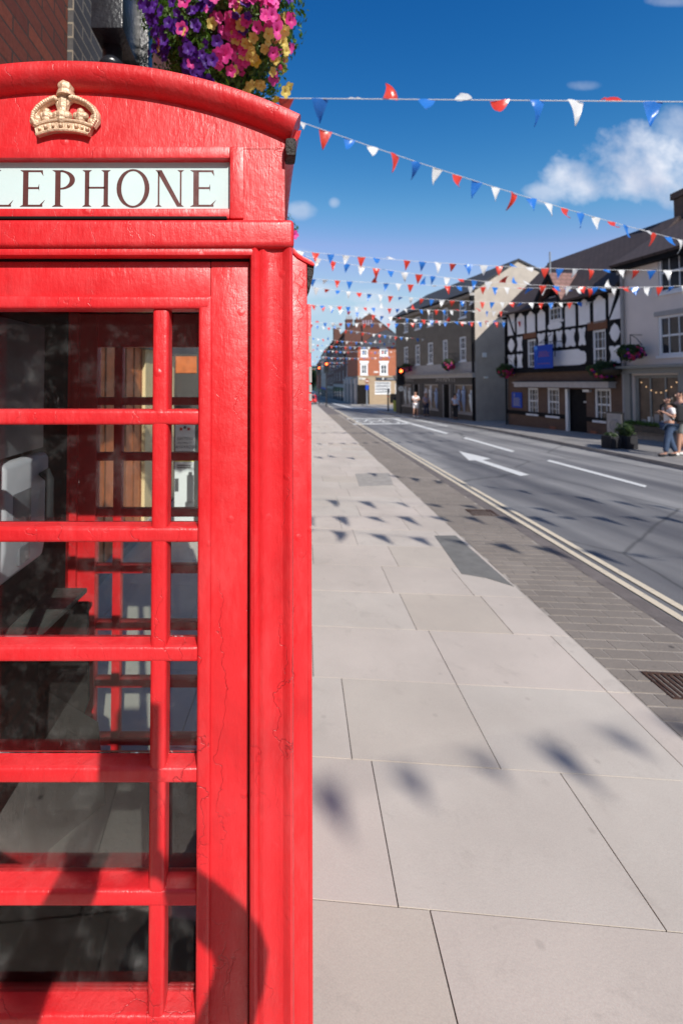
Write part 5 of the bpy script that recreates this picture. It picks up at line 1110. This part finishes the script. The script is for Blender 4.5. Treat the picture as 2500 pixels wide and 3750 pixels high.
def basket(c, rad, label, nleaf, nflow, colourf, seed, group='hanging baskets on the shop fronts', scale=1., mat='leaf', chain=None, fname='petunia', lsize=.022, more=0):
    rnd = random.Random(seed); c = Vector(c)
    root = empty('hanging_basket', c - Vector((0, 0, rad[2])), label, 'flower basket', group)
    mb = MB(); leaves(mb, c, rad, nleaf, rnd, lsize * scale * (1.35 if more else 1)); mb.build('foliage', mat, root)
    mb = MB(); mb.lathe(c, [(.01, -rad[2] * .62), (rad[0] * .35, -rad[2] * .55), (rad[0] * .58, -rad[2] * .25), (rad[0] * .62, rad[2] * .05), (rad[0] * .3, rad[2] * .3), (.01, rad[2] * .4)], 16); mb.build('basket', 'soil_liner', root, smooth=True)
    if chain:
        mb = MB()
        for k in range(3): a = k * 2.1; mb.tube([c + Vector((math.cos(a) * rad[0] * .6, math.sin(a) * rad[0] * .6, 0)), Vector(chain)], .006 * max(scale, 1), 5)
        mb.build('chain', 'black_iron', root)
    r0 = rootloc(root); big = []
    for i in range(nflow + more):
        d = Vector((rnd.gauss(.12, .85), rnd.gauss(-1.0, .6), rnd.gauss(-.62, .6))).normalized(); kind = colourf(d, rnd)
        if more and d.x < .15 and rnd.random() < .42: continue
        k = rnd.uniform(.98, 1.10) * (1 + .13 * math.sin(d.x * 7 + d.z * 5) + .08 * math.sin(d.z * 13 + d.y * 9))
        p = c + Vector((d.x * rad[0], d.y * rad[1], d.z * rad[2])) * k
        if i >= nflow:
            q = (d + Vector((rnd.uniform(-.5, .5), rnd.uniform(-1.0, .1), rnd.uniform(-.6, .4)))).normalized().to_track_quat('Z', 'Y').to_matrix().to_4x4(); s_ = scale * rnd.uniform(.55, 1.05); M = Matrix.Translation(p) @ q @ Matrix.Scale(s_, 4); big.append((kind, M)); continue
        o = bpy.data.objects.new(fname, PET[kind]); COL.objects.link(o); o.parent = root; o.location = p - r0
        tilt = (d + Vector((rnd.uniform(-.4, .4), rnd.uniform(-1.2, -.2), rnd.uniform(-.5, .4)))).normalized()
        o.rotation_euler = tilt.to_track_quat('Z', 'Y').to_euler(); s_ = scale * rnd.uniform(.85, 1.3) * (.8 if kind == 'yellow' else 1.); o.scale = (s_, s_, s_ * .9)
    if big:
        vs = []; fs = []; mi = []; rad_ = []; ks = list(PET)
        for kind, M in big:
            me = PET[kind]; n = len(vs); vs += [tuple(M @ v.co) for v in me.vertices]; fs += [tuple(n + j for j in p.vertices) for p in me.polygons]; mi += [ks.index(kind)] * len(me.polygons); rad_ += [a.value for a in me.attributes['rad'].data]
        me = bpy.data.meshes.new('small_blossom'); me.from_pydata(vs, [], fs)
        for k in ks: me.materials.append(MATS['petal_' + k])
        me.polygons.foreach_set('material_index', mi); a = me.attributes.new('rad', 'FLOAT', 'POINT'); a.data.foreach_set('value', rad_)
        for p in me.polygons: p.use_smooth = True
        o = link('small_blossom', me, None, root); o['kind'] = 'stuff'
    return root
def colA(d, rnd):
    if d.x > .38 and d.z < -.50 and d.x < .8: return 'yellow' if rnd.random() < .8 else 'pink'
    if d.x > .2 and rnd.random() < .14: return 'yellow'
    if d.x > -.02: return rnd.choices(('pink', 'red', 'yellow', 'purple'), (.72, .08, .12, .08))[0]
    return rnd.choices(('purple', 'pink', 'yellow'), (.88, .05, .07))[0]
cA = at(806, 116, 2.05)
basket(cA, (.365, .32, .365), 'large hanging basket of purple, pink and yellow petunias above the kiosk roof', 13000, 99, colA, 3, scale=.70, more=300, chain=cA + Vector((0, .0, .8)), lsize=.017)
cB = at(968, 862, 4.3); basket(cB, (.30, .3, .28), 'second pink basket glimpsed just behind the right edge of the kiosk', 2500, 70, lambda d, r: 'pink', 5, scale=1.0)
pp = lambda d, r: r.choices(('pink', 'red', 'purple', 'yellow'), (.25, .45, .25, .05))[0]
def facbasket(F, f, x, y, dd, rad, label, seed, arm=True):
    u, z = F.uv(*f(x, y), dd); c = F.P(u, z, dd)
    b = basket(c, rad, label, 2600, 55, pp, seed, scale=1.15, mat='leaf_dark', lsize=.05)
    if arm: mb = MB(); t_ = c + Vector((0, 0, rad[2] + .35)); w = F.P(u, t_.z, 0); mb.tube([c + Vector((0, 0, rad[2] * .5)), t_, w], .015, 6); mb.tube([w - Vector((0, 0, .35)), (w + t_) / 2 - Vector((0, 0, .1)), t_], .012, 6); mb.build('bracket', 'black_iron', b)
facbasket(FG, z6, 755, 1365, .55, (.36, .36, .34), 'dark red flower basket on the grey facade, above the middle shop window', 21)
facbasket(FG, z6, 275, 1400, .55, (.38, .38, .30), 'dark red flower basket at the far end of the grey facade, above the traffic light', 22)
facbasket(FP, z7, 150, 1435, .45, (.36, .36, .34), 'pink flower basket at the far corner of the pub beside the drainpipe', 23)
facbasket(FW, z9, 310, 1450, .45, (.36, .36, .26), 'pink and red flower basket on the scrolled bracket of the cream house', 24)
u, z = FP.uv(*z7(1345, 1430), .25); c = FP.P(u, z, .3); basket(c, (.75, .25, .36), 'long trough of trailing flowers under the right-hand upper window of the pub', 3800, 45, pp, 25, scale=1.2, mat='leaf_dark', lsize=.04)
u, z = FW.uv(*z9(420, 1995), .2); c = FW.P(u, z, .2)
wb = empty('window_box', c, 'black planted window box below the shop window of the cream house', 'window box'); mb = MB(); fbox(mb, FW, u - .75, u + .75, z - .12, z + .08, .06, .32); mb.build('trough', 'black_iron', wb)
mb = MB(); rnd = random.Random(3)
for k in range(9): leaves(mb, FW.P(u - .7 + k * .17, z + .14, .2), (.14, .14, .10), 110, rnd, .035, (.2, 1.))
mb.build('foliage', 'leaf', wb)
# iron bracket box and finial over the kiosk, on the brick wall
ib = empty('wall_lantern', at(400, 200, 1.9), 'black iron box with turned neck fixed on the brick wall above the kiosk', 'wall bracket')
a, b = at(332, 100, 1.9), at(448, 100, 1.9); zt_ = at(400, -330, 1.9).z
mb = MB(); mb.box((a.x, 1.9, a.z), (b.x, 2.16, zt_)); mb.build('box', 'black_iron', ib, bevel=.006)
mb = MB(); mb.box((a.x - .03, 2.17, a.z - .04), (b.x + .04, 2.25, zt_)); mb.build('back_plate', 'black_iron', ib, bevel=.004)
mb = MB(); c = at(412, 172, 2.03); r_ = .055
mb.lathe((c.x, 2.03, a.z - .24), [(.075, 0), (.078, .04), (.068, .07), (.05, .10), (.046, .125), (.060, .14), (.063, .155), (.055, .17), (.045, .185), (.045, .25)], 20); mb.build('turned_neck', 'black_iron', ib, smooth=True)
mb = MB(); mb.tube([at(470, 60, 2.1), at(500, -20, 2.3), at(520, 10, 2.4)], .012, 6)
rc = at(528, 18, 2.3); mb.tube([rc + Vector((.045 * math.cos(R(k)), 0, .045 * math.sin(R(k)))) for k in range(0, 361, 24)], .009, 6); mb.build('scroll', 'black_iron', ib, smooth=True)

# ================================================================== STREET FURNITURE
def traffic_light(px, py, Y, label, hgt, bot):
    p = at(px, py, Y); g = gz(Y) + .08; r = empty('traffic_light', (p.x, Y, g), label, 'traffic light', 'traffic lights showing red')
    mb = MB(); mb.tube([(p.x, Y + .12, g), (p.x, Y + .12, p.z + .2)], .07, 8); mb.build('pole', 'black_iron', r)
    mb = MB(); mb.box((p.x - .16, Y - .02, p.z - .95), (p.x + .16, Y + .12, p.z + .22)); mb.box((p.x - .30, Y + .0, p.z - 1.05), (p.x + .30, Y + .02, p.z + .32)); h = mb.build('signal_head', 'black_iron', r)
    for i, m_ in enumerate(('red_light', 'cloth_black', 'cloth_black')):
        z = p.z - i * .34; mb = MB(); mb.tube([(p.x, Y - .045, z), (p.x, Y - .02, z)], .105 if i else .125, 14); mb.build('lens', m_, h)
        mb = MB(); vs = [(p.x + .13 * math.cos(R(k)), y, z + .13 * math.sin(R(k))) for k in range(-10, 191, 20) for y in (Y - .20, Y - .02)]; mb.add(vs, [(i_, i_ + 1, i_ + 3, i_ + 2) for i_ in range(0, len(vs) - 2, 2)]); mb.build('hood', 'cloth_black', h)
    if bot:
        z = p.z - 1.35; mb = MB(); mb.tube([(p.x, Y - .03, z), (p.x, Y, z)], .20, 16); d = mb.build('round_sign', 'letter_white', h)
        mb = MB(); mb.tube([(p.x - .08, Y - .036, z - .04), (p.x + .02, Y - .036, z + .08), (p.x + .09, Y - .036, z - .03)], .012, 5); mb.build('turn_arrow', 'black_gap', d)
traffic_light(1467, 1358, 33.0, 'red traffic light with round white sign in front of the grey shop', 0, True)
traffic_light(1195, 1332, 49, 'higher red traffic light on the far left of the junction', 0, False)
traffic_light(1168, 1347, 60, 'lower red traffic light beside the higher one, nearest the kiosk edge', 0, False)
def post(px, pyb, pyt, Y, name, label, cat, mat, r=.05):
    g = at(px, pyb, Y); t_ = at(px, pyt, Y); e_ = empty(name, (g.x, Y, gz(Y)), label, cat); mb = MB(); mb.tube([(g.x, Y, gz(Y)), (g.x, Y, t_.z)], r, 8); mb.build('post', mat, e_); return e_, t_
e_, t_ = post(1421, 1505, 1432, 38, 'bollard_post', 'thin black post standing at the junction kerb', 'post', 'black_iron', .07)
mb = MB(); mb.lathe((t_.x, 38, t_.z), [(.08, 0), (.12, .05), (.12, .1), (.03, .2)], 8); mb.build('post_top', 'black_iron', e_)
mb = MB(); mb.tube([(t_.x, 38, t_.z - .5), (t_.x, 38, t_.z - .42)], .09, 8); mb.build('red_band', 'car_red', e_)
e_, t_ = post(1343, 1478, 1402, 57, 'sign_post', 'grey post carrying a round red sign by the dark entrance', 'road sign', 'pole_grey', .10)
mb = MB(); mb.tube([(t_.x, 56.9, t_.z + .25), (t_.x, 56.86, t_.z + .25)], .32, 16); d = mb.build('sign_disc', 'terracotta', e_); mb = MB(); mb.box((t_.x - .2, 56.84, t_.z + .2), (t_.x + .2, 56.858, t_.z + .3)); mb.build('white_bar', 'letter_white', d)
mb = MB(); mb.box((t_.x - .2, 56.88, t_.z - .9), (t_.x + .2, 56.93, t_.z - .3)); mb.build('blue_plate', 'sign_blue', e_)
# small shop banner board, A-frame and planters by the cream house
def ground_prop(px, py, h=.09):
    r = ray(px, py); k = -(CAMZ - h) / (r.z + SLOPE * r.y); return Vector((r.x * k, r.y * k, CAMZ + r.z * k))
q = ground_prop(2247, 1627); sw_ = FW.d
bd = empty('pavement_sign', q, 'framed pavement sign board with a pale ring emblem, between pub door and cream house', 'sign board')
FB = Fac((q.x, q.y), FW.d, 1); FB.n = FW.n; ba = FB.rect(143, 1890, 250, 2085, z9)
fb('frame', 'black_iron', FB, bd, ba[0] - .04, ba[1] + .04, q.z, ba[3] + .05, -.04, .0); fb('panel', 'stone_trim', FB, bd, ba[0], ba[1], ba[2] + .12, ba[3], .001, .012)
cu_, cz_ = (ba[0] + ba[1]) / 2, ba[2] + .12 + (ba[3] - ba[2]) * .42
mb = MB(); mb.tube([FB.P(cu_ + .15 * math.cos(R(k)), cz_ + .17 * math.sin(R(k)), .014) for k in range(0, 361, 20)], .018, 5); mb.tube([FB.P(cu_ + .05 * math.cos(R(k)), cz_ + .07 * math.sin(R(k)), .014) for k in range(0, 361, 30)], .012, 5); mb.build('ring_emblem', 'letter_grey', bd)
for i, (x0, x1, lab) in enumerate(((98, 170, 'dark square planter left of the pavement sign board'), (178, 286, 'dark square planter full of ferny leaves in front of the pavement sign board'))):
    q = ground_prop(*z9((x0 + x1) / 2, 2140)); Fp = Fac((q.x, q.y), FW.d, 1); Fp.n = FW.n; h_ = Fp.rect(x0, 2050, x1, 2140, z9); root = empty('planter', q, lab, 'planter', 'planters outside the pub')
    fb('box', 'cloth_black', Fp, root, h_[0], h_[1], q.z - .05, h_[3], -.35, .0, bevel=.01)
    mb = MB(); rnd = random.Random(i); leaves(mb, Fp.P((h_[0] + h_[1]) / 2, h_[3] + (.16 if i else .03), -.18), ((h_[1] - h_[0]) * .5, .22, .22 if i else .08), 900 if i else 200, rnd, .038, (.1, 1.)); mb.build('foliage', 'leaf_dark', root)
# yellow-green street bin beside the traffic light, car and van in the distance
q = at(1452, 1500, 37.6); g = gz(37.6) + .09
bn_ = empty('street_bin', (q.x, 37.6, g), 'yellow green street bin beside the traffic light pole', 'bin'); mb = MB(); mb.lathe((q.x, 37.6, g), [(.26, 0), (.30, .1), (.30, .95)], 12); mb.build('body', 'cloth_hivis', bn_, smooth=True); mb = MB(); mb.lathe((q.x, 37.6, g + .951), [(.33, 0), (.33, .08), (.2, .25), (.02, .3)], 12); mb.build('lid', 'cloth_black', bn_, smooth=True)
def car(px, Y, label, body, tall, nm):
    x = at(px, 1440, Y).x; g = gz(Y); r = empty(nm, (x, Y, g), label, 'van' if tall else 'car'); w, l, h = .9, 4.2, (2.2 if tall else 1.42)
    prof = [(0, .35), (0, .75), (.5, .85 if not tall else 1.2), (1.0, h if tall else 1.35), (2.6, h), (3.6, h if tall else .95), (4.2, h - .1 if tall else .85), (4.2, .35)]
    mb = MB(); mb.prism([(x - w, Y + a, g + b) for a, b in prof], (2 * w, 0, 0)); bd_ = mb.build('body', body, r, bevel=.06)
    mb = MB(); mb.prism([(x - w + .12, Y + (.46 if not tall else .42), g + (.87 if not tall else 1.15)), (x + w - .12, Y + (.46 if not tall else .42), g + (.87 if not tall else 1.15)), (x + w - .2, Y + .93, g + 1.28 if not tall else g + h - .35), (x - w + .2, Y + .93, g + 1.28 if not tall else g + h - .35)], (0, -.03, .02)); mb.build('windscreen', 'window_glass', bd_)
    for sx_ in (-1, 1):
        mb = MB(); mb.box((x + sx_ * .6 - .15, Y - .03, g + .55), (x + sx_ * .6 + .15, Y + .02, g + .7)); mb.build('tail_light' if not tall else 'headlight', 'car_red' if not tall else 'letter_white', bd_)
        for dy in (.8, 3.4): mb = MB(); mb.tube([(x + sx_ * (w - .12), Y + dy, g + .32), (x + sx_ * (w + .01), Y + dy, g + .32)], .32, 14); wh_ = mb.build('wheel', 'rubber', r); mb = MB(); mb.tube([(x + sx_ * (w + .0), Y + dy, g + .32), (x + sx_ * (w + .02), Y + dy, g + .32)], .18, 10); mb.build('rim', 'pole_grey', wh_)
car(1136, 62, 'small red car just showing past the kiosk edge', 'car_red', False, 'parked_car')
car(1141, 118, 'distant white van in the far part of the street', 'van_white', True, 'delivery_van')
# trees and hill closing the street
mb = MB(); rnd = random.Random(9); vs = []; fs = []
for j in range(13):
    for i in range(25): X = -160 + i * 16; Y = 300 + j * 22; vs.append((X, Y, gz(Y) + 16 * math.exp(-((j - 7) / 4) ** 2) * (1 + .3 * math.sin(i * 1.1)) - 1))
for j in range(12):
    for i in range(24): a = j * 25 + i; fs.append((a, a + 1, a + 26, a + 25))
mb.add(vs, fs); o = mb.build('hill', 'leaf_dark', smooth=True); o['kind'] = 'structure'
def tree(x, y, h, w, lab, seed):
    rnd = random.Random(seed); g = gz(y); r = empty('broadleaf_tree', (x, y, g), lab, 'tree', 'trees at the end of the street')
    mb = MB(); mb.tube([(x, y, g), (x + .2, y, g + h * .3), (x, y, g + h * .6)], [.45, .3, .12], 8)
    for k in range(5): a = k * 1.3; mb.tube([(x, y, g + h * (.25 + .06 * k)), (x + math.cos(a) * w * .5, y + math.sin(a) * w * .5, g + h * (.5 + .07 * k))], [.16, .05], 6)
    mb.build('trunk', 'soil_liner', r)
    mb = MB()
    for k in range(16): a = rnd.uniform(0, 6.28); q_ = rnd.uniform(0, .75); leaves(mb, (x + math.cos(a) * w * q_, y + math.sin(a) * w * q_, g + h * rnd.uniform(.42, .92)), (w * .4, w * .4, h * .15), 170, rnd, .34, (.3, 1.))
    mb.build('crown', 'leaf_dark', r)
for i, (px, Y, h) in enumerate(((1146, 262, 15), (1163, 275, 17), (1128, 268, 16), (1185, 285, 16), (1100, 270, 15))):
    tree(at(px, 1400, Y).x, Y, h, 5.5, ['broad tree rising over the far roofs', 'taller tree right of the others at the street end', 'tree at the street end next to the kiosk edge', 'rightmost tree behind the far houses', 'tree at the street end hidden partly by the kiosk'][i], i)

# ================================================================== PEOPLE
def skin(name, joints, edges, mat, parent, sub=1, smooth=True):
    me = bpy.data.meshes.new(name); names = list(joints); me.from_pydata([joints[n][0] for n in names], [(names.index(a), names.index(b)) for a, b in edges], [])
    o = bpy.data.objects.new(name, me); COL.objects.link(o); sk = o.modifiers.new('s', 'SKIN'); 
    for i, n in enumerate(names):
        r = joints[n][1]; r = r if isinstance(r, tuple) else (r, r); me.skin_vertices[0].data[i].radius = r; me.skin_vertices[0].data[i].use_root = (i == 0)
    ss = o.modifiers.new('u', 'SUBSURF'); ss.levels = sub; ss.render_levels = sub
    dg = bpy.context.evaluated_depsgraph_get(); dg.update(); m2 = bpy.data.meshes.new_from_object(o.evaluated_get(dg)); m2.transform(Matrix.Translation(parent_loc(parent)) if False else Matrix.Identity(4)); bpy.data.objects.remove(o)
    m2.name = name; m2.materials.clear()
    for p in m2.polygons: p.use_smooth = smooth
    q = bpy.data.objects.new(name, m2); COL.objects.link(q); m2.materials.append(MATS[mat]); q.parent = parent; return q
def person(loc, yaw, label, H=1.7, top='cloth_white', legs='cloth_black', shorts=False, hair='hair_dark', shoes='shoe_white', arms=None, stride=.05, lean=0., longhair=False, headpos=None, shift=(0, 0), sleeves='short', skirt=False, bulk=1.0):
    """x = the person's left/right, y = forward (negative y is where the person faces), z up"""
    r = empty('person', loc, label, 'person'); r.rotation_euler = (0, 0, yaw); s_ = H / 1.7; V = lambda x, y, z: Vector((x, y, z)) * s_
    J = {}; sx_, sy_ = shift
    hp = V(0, 0, .92); ch = V(sx_ * .6, sy_ * .6 - lean * .5, 1.22); nk = V(sx_, sy_ - lean, 1.44); hd = V(*(headpos or (sx_, sy_ - lean - .015, 1.59)))
    J['pelvis'] = (hp, (.15 * s_, .105 * s_)); J['waist'] = (hp.lerp(ch, .45), (.125 * s_, .095 * s_)); J['chest'] = (ch, (.155 * s_, .11 * s_)); J['yoke'] = (nk - V(0, 0, .09), (.12 * s_, .085 * s_))
    J['neck'] = (nk, .052 * s_); J['skull'] = (hd - V(0, 0, .05), (.066 * s_, .072 * s_)); J['crown'] = (hd + V(0, .015, .055), (.070 * s_, .085 * s_))
    E = [('pelvis', 'waist'), ('waist', 'chest'), ('chest', 'yoke'), ('yoke', 'neck'), ('neck', 'skull'), ('skull', 'crown')]
    A = arms or {1: (V(.27, -.02, 1.14), V(.25, -.16, .93)), -1: (V(-.27, -.02, 1.14), V(-.25, -.16, .93))}
    for k in (1, -1):
        t_ = 'l' if k == 1 else 'r'; shd_ = nk + V(k * .175, 0, -.10); el, wr = A[k]
        J['sh' + t_] = (shd_, .055 * s_); J['el' + t_] = (el, .040 * s_); J['fa' + t_] = (el.lerp(wr, .4), .038 * s_); J['wr' + t_] = (wr, .026 * s_)
        E += [('yoke', 'sh' + t_), ('sh' + t_, 'el' + t_), ('el' + t_, 'fa' + t_), ('fa' + t_, 'wr' + t_)]
        d = (wr - el).normalized(); side = d.cross(Vector((0, 0, 1))); side = side.normalized() if side.length > .1 else Vector((1, 0, 0)); dn = d.cross(side).normalized()
        J['pa' + t_] = (wr + d * .055 * s_, (.036 * s_, .018 * s_)); E.append(('wr' + t_, 'pa' + t_))
        for f in range(4):
            o_ = side * (-.027 + .018 * f) * s_; ln = (.075, .085, .080, .062)[f] * s_; b_ = wr + d * .085 * s_ + o_
            J[f'k{f}{t_}'] = (b_, .0095 * s_); J[f'm{f}{t_}'] = (b_ + d * ln * .5 + dn * .010, .0085 * s_); J[f't{f}{t_}'] = (b_ + d * ln * .85 + dn * .034, .007 * s_); E += [('pa' + t_, f'k{f}{t_}'), (f'k{f}{t_}', f'm{f}{t_}'), (f'm{f}{t_}', f't{f}{t_}')]
        J['th' + t_] = (wr + d * .045 * s_ - side * .048 * s_, .011 * s_); J['tt' + t_] = (wr + d * .085 * s_ - side * .062 * s_, .009 * s_); E += [('pa' + t_, 'th' + t_), ('th' + t_, 'tt' + t_)]
        hpj = V(k * .095, 0, .86); kn = V(k * .10, -k * stride * .5 - .02, .48); an = V(k * .10, -k * stride + .02, .085)
        J['hp' + t_] = (hpj, .088 * s_); J['kn' + t_] = (kn, .058 * s_); J['ca' + t_] = (kn.lerp(an, .35), .055 * s_); J['an' + t_] = (an, .038 * s_); J['to' + t_] = (an + V(0, -.15, -.045), (.040 * s_, .028 * s_))
        E += [('pelvis', 'hp' + t_), ('hp' + t_, 'kn' + t_), ('kn' + t_, 'ca' + t_), ('ca' + t_, 'an' + t_), ('an' + t_, 'to' + t_)]
    body = skin('body', J, E, 'skin_tone', r)
    def sub(keys, grow): return {k: (J[k][0], tuple((x + grow) for x in (J[k][1] if isinstance(J[k][1], tuple) else (J[k][1],) * 2))) for k in keys}
    K = ['pelvis', 'waist', 'chest', 'yoke', 'shl', 'shr'] ; JJ = sub(K, .014 * s_)
    for t_ in 'lr':
        JJ['se' + t_] = (J['sh' + t_][0].lerp(J['el' + t_][0], .7), .056 * s_)
        if sleeves == 'long': JJ['se' + t_] = (J['el' + t_][0], .052 * s_ * bulk); JJ['sw' + t_] = (J['wr' + t_][0], .038 * s_ * bulk)
    EE = [('pelvis', 'waist'), ('waist', 'chest'), ('chest', 'yoke'), ('yoke', 'shl'), ('yoke', 'shr'), ('shl', 'sel'), ('shr', 'ser')] + ([('sel', 'swl'), ('ser', 'swr')] if sleeves == 'long' else [])
    skin('shirt', JJ, EE, top, r)
    K = ['pelvis', 'hpl', 'hpr']; JJ = sub(K, .016 * s_); EE = [('pelvis', 'hpl'), ('pelvis', 'hpr')]
    for t_ in 'lr':
        if shorts: JJ['kn' + t_] = (J['hp' + t_][0].lerp(J['kn' + t_][0], .85), .085 * s_); EE.append(('hp' + t_, 'kn' + t_))
        else: JJ['kn' + t_] = (J['kn' + t_][0], .080 * s_); JJ['an' + t_] = (J['an' + t_][0] + V(0, 0, .03), .068 * s_); EE += [('hp' + t_, 'kn' + t_), ('kn' + t_, 'an' + t_)]
    skin('shorts' if shorts else 'trousers', JJ, EE, legs, r)
    for t_ in 'lr':
        JJ = {'h': (J['an' + t_][0] + V(0, .03, -.03), .050 * s_), 'b': (J['an' + t_][0] + V(0, -.07, -.04), (.058 * s_, .046 * s_)), 't': (J['an' + t_][0] + V(0, -.175, -.045), (.054 * s_, .040 * s_))}
        skin('shoe', JJ, [('h', 'b'), ('b', 't')], shoes, r)
    JJ = {'a': (hd + V(0, .035, .085), (.095 * s_, .105 * s_)), 'b': (hd + V(0, .065, .01), (.094 * s_, .075 * s_)), 'c': (hd + V(0, .06, -.16 if longhair else -.05), (.085 * s_ if longhair else .07 * s_, .05 * s_))}
    skin('hair', JJ, [('a', 'b'), ('b', 'c')], hair, r)
    me_ = MB(); fz = hd + V(0, -.068, -.01); me_.prism([fz + V(-.012, -.002, -.025), fz + V(.012, -.002, -.025), fz + V(0, -.002, .02)], V(0, -.018, -.006)); 
    o = me_.build('nose', 'skin_tone'); o.parent = r
    for k in (1, -1): me_ = MB(); me_.lathe(fz + V(k * .03, -.004, .012), [(.001, -.008), (.010, 0), (.001, .008)], 8); o = me_.build('eye', 'hair_dark'); o.parent = r
    me_ = MB(); me_.box(tuple(fz + V(-.02, -.008, -.052)), tuple(fz + V(.02, .01, -.045))); o = me_.build('mouth', 'petal_red'); o.parent = r
    for k in (1, -1): me_ = MB(); me_.box(tuple(hd + V(k * .074 - .006, -.01, -.03)), tuple(hd + V(k * .074 + .006, .02, .03))); o = me_.build('ear', 'skin_tone', bevel=.004); o.parent = r
    return r
V3 = lambda x, y, z: Vector((x, y, z))
def stand(px, py, H, yaw, label, **k):
    q = ground_prop(px, py, .095); return person(q, yaw, label, H=H, **k)
stand(1521, 1527, 1.70, .1, 'person all in white, T-shirt, shorts and trainers, arms folded at the kerb', top='cloth_white', legs='cloth_white', shorts=True, arms={1: (V3(.24, -.08, 1.14), V3(.02, -.20, 1.16)), -1: (V3(-.24, -.08, 1.14), V3(-.02, -.22, 1.12))})
stand(1560, 1525, 1.62, .3, 'person with ginger hair in pink grey top and dark trousers, beside the dark clad companion', top='cloth_pinkgrey', legs='cloth_navy', hair='hair_ginger', shoes='cloth_black', longhair=True)
stand(1578, 1522, 1.60, -.4, 'person in dark jacket close beside the ginger haired person', top='cloth_navy', legs='cloth_navy', shoes='cloth_black', sleeves='long')
stand(1667, 1536, 1.58, 2.2, 'person in pale blue shirt and black trousers facing the shop window', top='cloth_blue', legs='cloth_black', shoes='cloth_black')
bp_ = stand(2452, 1672, 1.52, -1.9, 'person in white T-shirt and blue jeans carrying a black backpack, at the right edge', top='cloth_white', legs='cloth_denim', shoes='cloth_black', stride=.16, longhair=True,
            arms={1: (V3(.22, .02, .99), V3(.13, -.13, 1.10)), -1: (V3(-.22, .02, .99), V3(-.13, -.13, 1.08))})
pk = empty('backpack', bp_.location + Vector((0, 0, .9)), 'black backpack worn on the back of the person in jeans', 'backpack'); pk.rotation_euler = bp_.rotation_euler
mb = MB(); mb.box((-.15, .10, -.02), (.15, .30, .42)); o = mb.build('bag', 'cloth_black', None, bevel=.06, seg=3); o.parent = pk
mb = MB(); mb.box((-.11, .29, .02), (.11, .36, .22)); o = mb.build('pocket', 'cloth_black', None, bevel=.03); o.parent = pk
for k in (1, -1):
    mb = MB(); mb.tube([(k * .10, .14, .38), (k * .10, .02, .46), (k * .11, -.11, .38), (k * .12, -.12, .2), (k * .13, .05, .02)], .018, 6); o = mb.build('strap', 'cloth_black', None, smooth=True); o.parent = pk
stand(2494, 1668, 1.66, -1.8, 'person in dark clothes walking ahead of the backpack wearer, cut by the frame', top='cloth_navy', legs='shop_sage', shorts=True, shoes='shoe_white', stride=.14)

# the photographer, standing just behind the viewpoint, holding the camera out at eye height
gp = gz(-.4)
hc = CAMZ - gp
fg = person(Vector((.02, -.40, gp)), math.pi, 'photographer in dark jacket holding a camera up and out with both hands', H=1.32, bulk=1.45, top='cloth_navy', legs='cloth_denim', shoes='cloth_black', sleeves='long', hair='hair_dark', 
            arms={-1: (V3(-.295, -.15, 1.41), V3(-.10, -.25, 1.48)), 1: (V3(.19, -.15, 1.27), V3(.05, -.25, 1.52))})
cb = empty('handheld_camera', (0, -.10, CAMZ - .04), 'black camera held up by the photographer', 'camera')
mb = MB(); mb.box((-.03, -.135, CAMZ - .20), (.085, -.09, CAMZ + .085)); mb.build('camera_body', 'cloth_black', cb, bevel=.008)  # body drawn tall to add a head-like shadow on the kiosk door
mb = MB(); mb.tube([(0, -.09, CAMZ), (0, -.03, CAMZ)], .036, 20); mb.build('lens_barrel', 'rubber', cb, smooth=True)
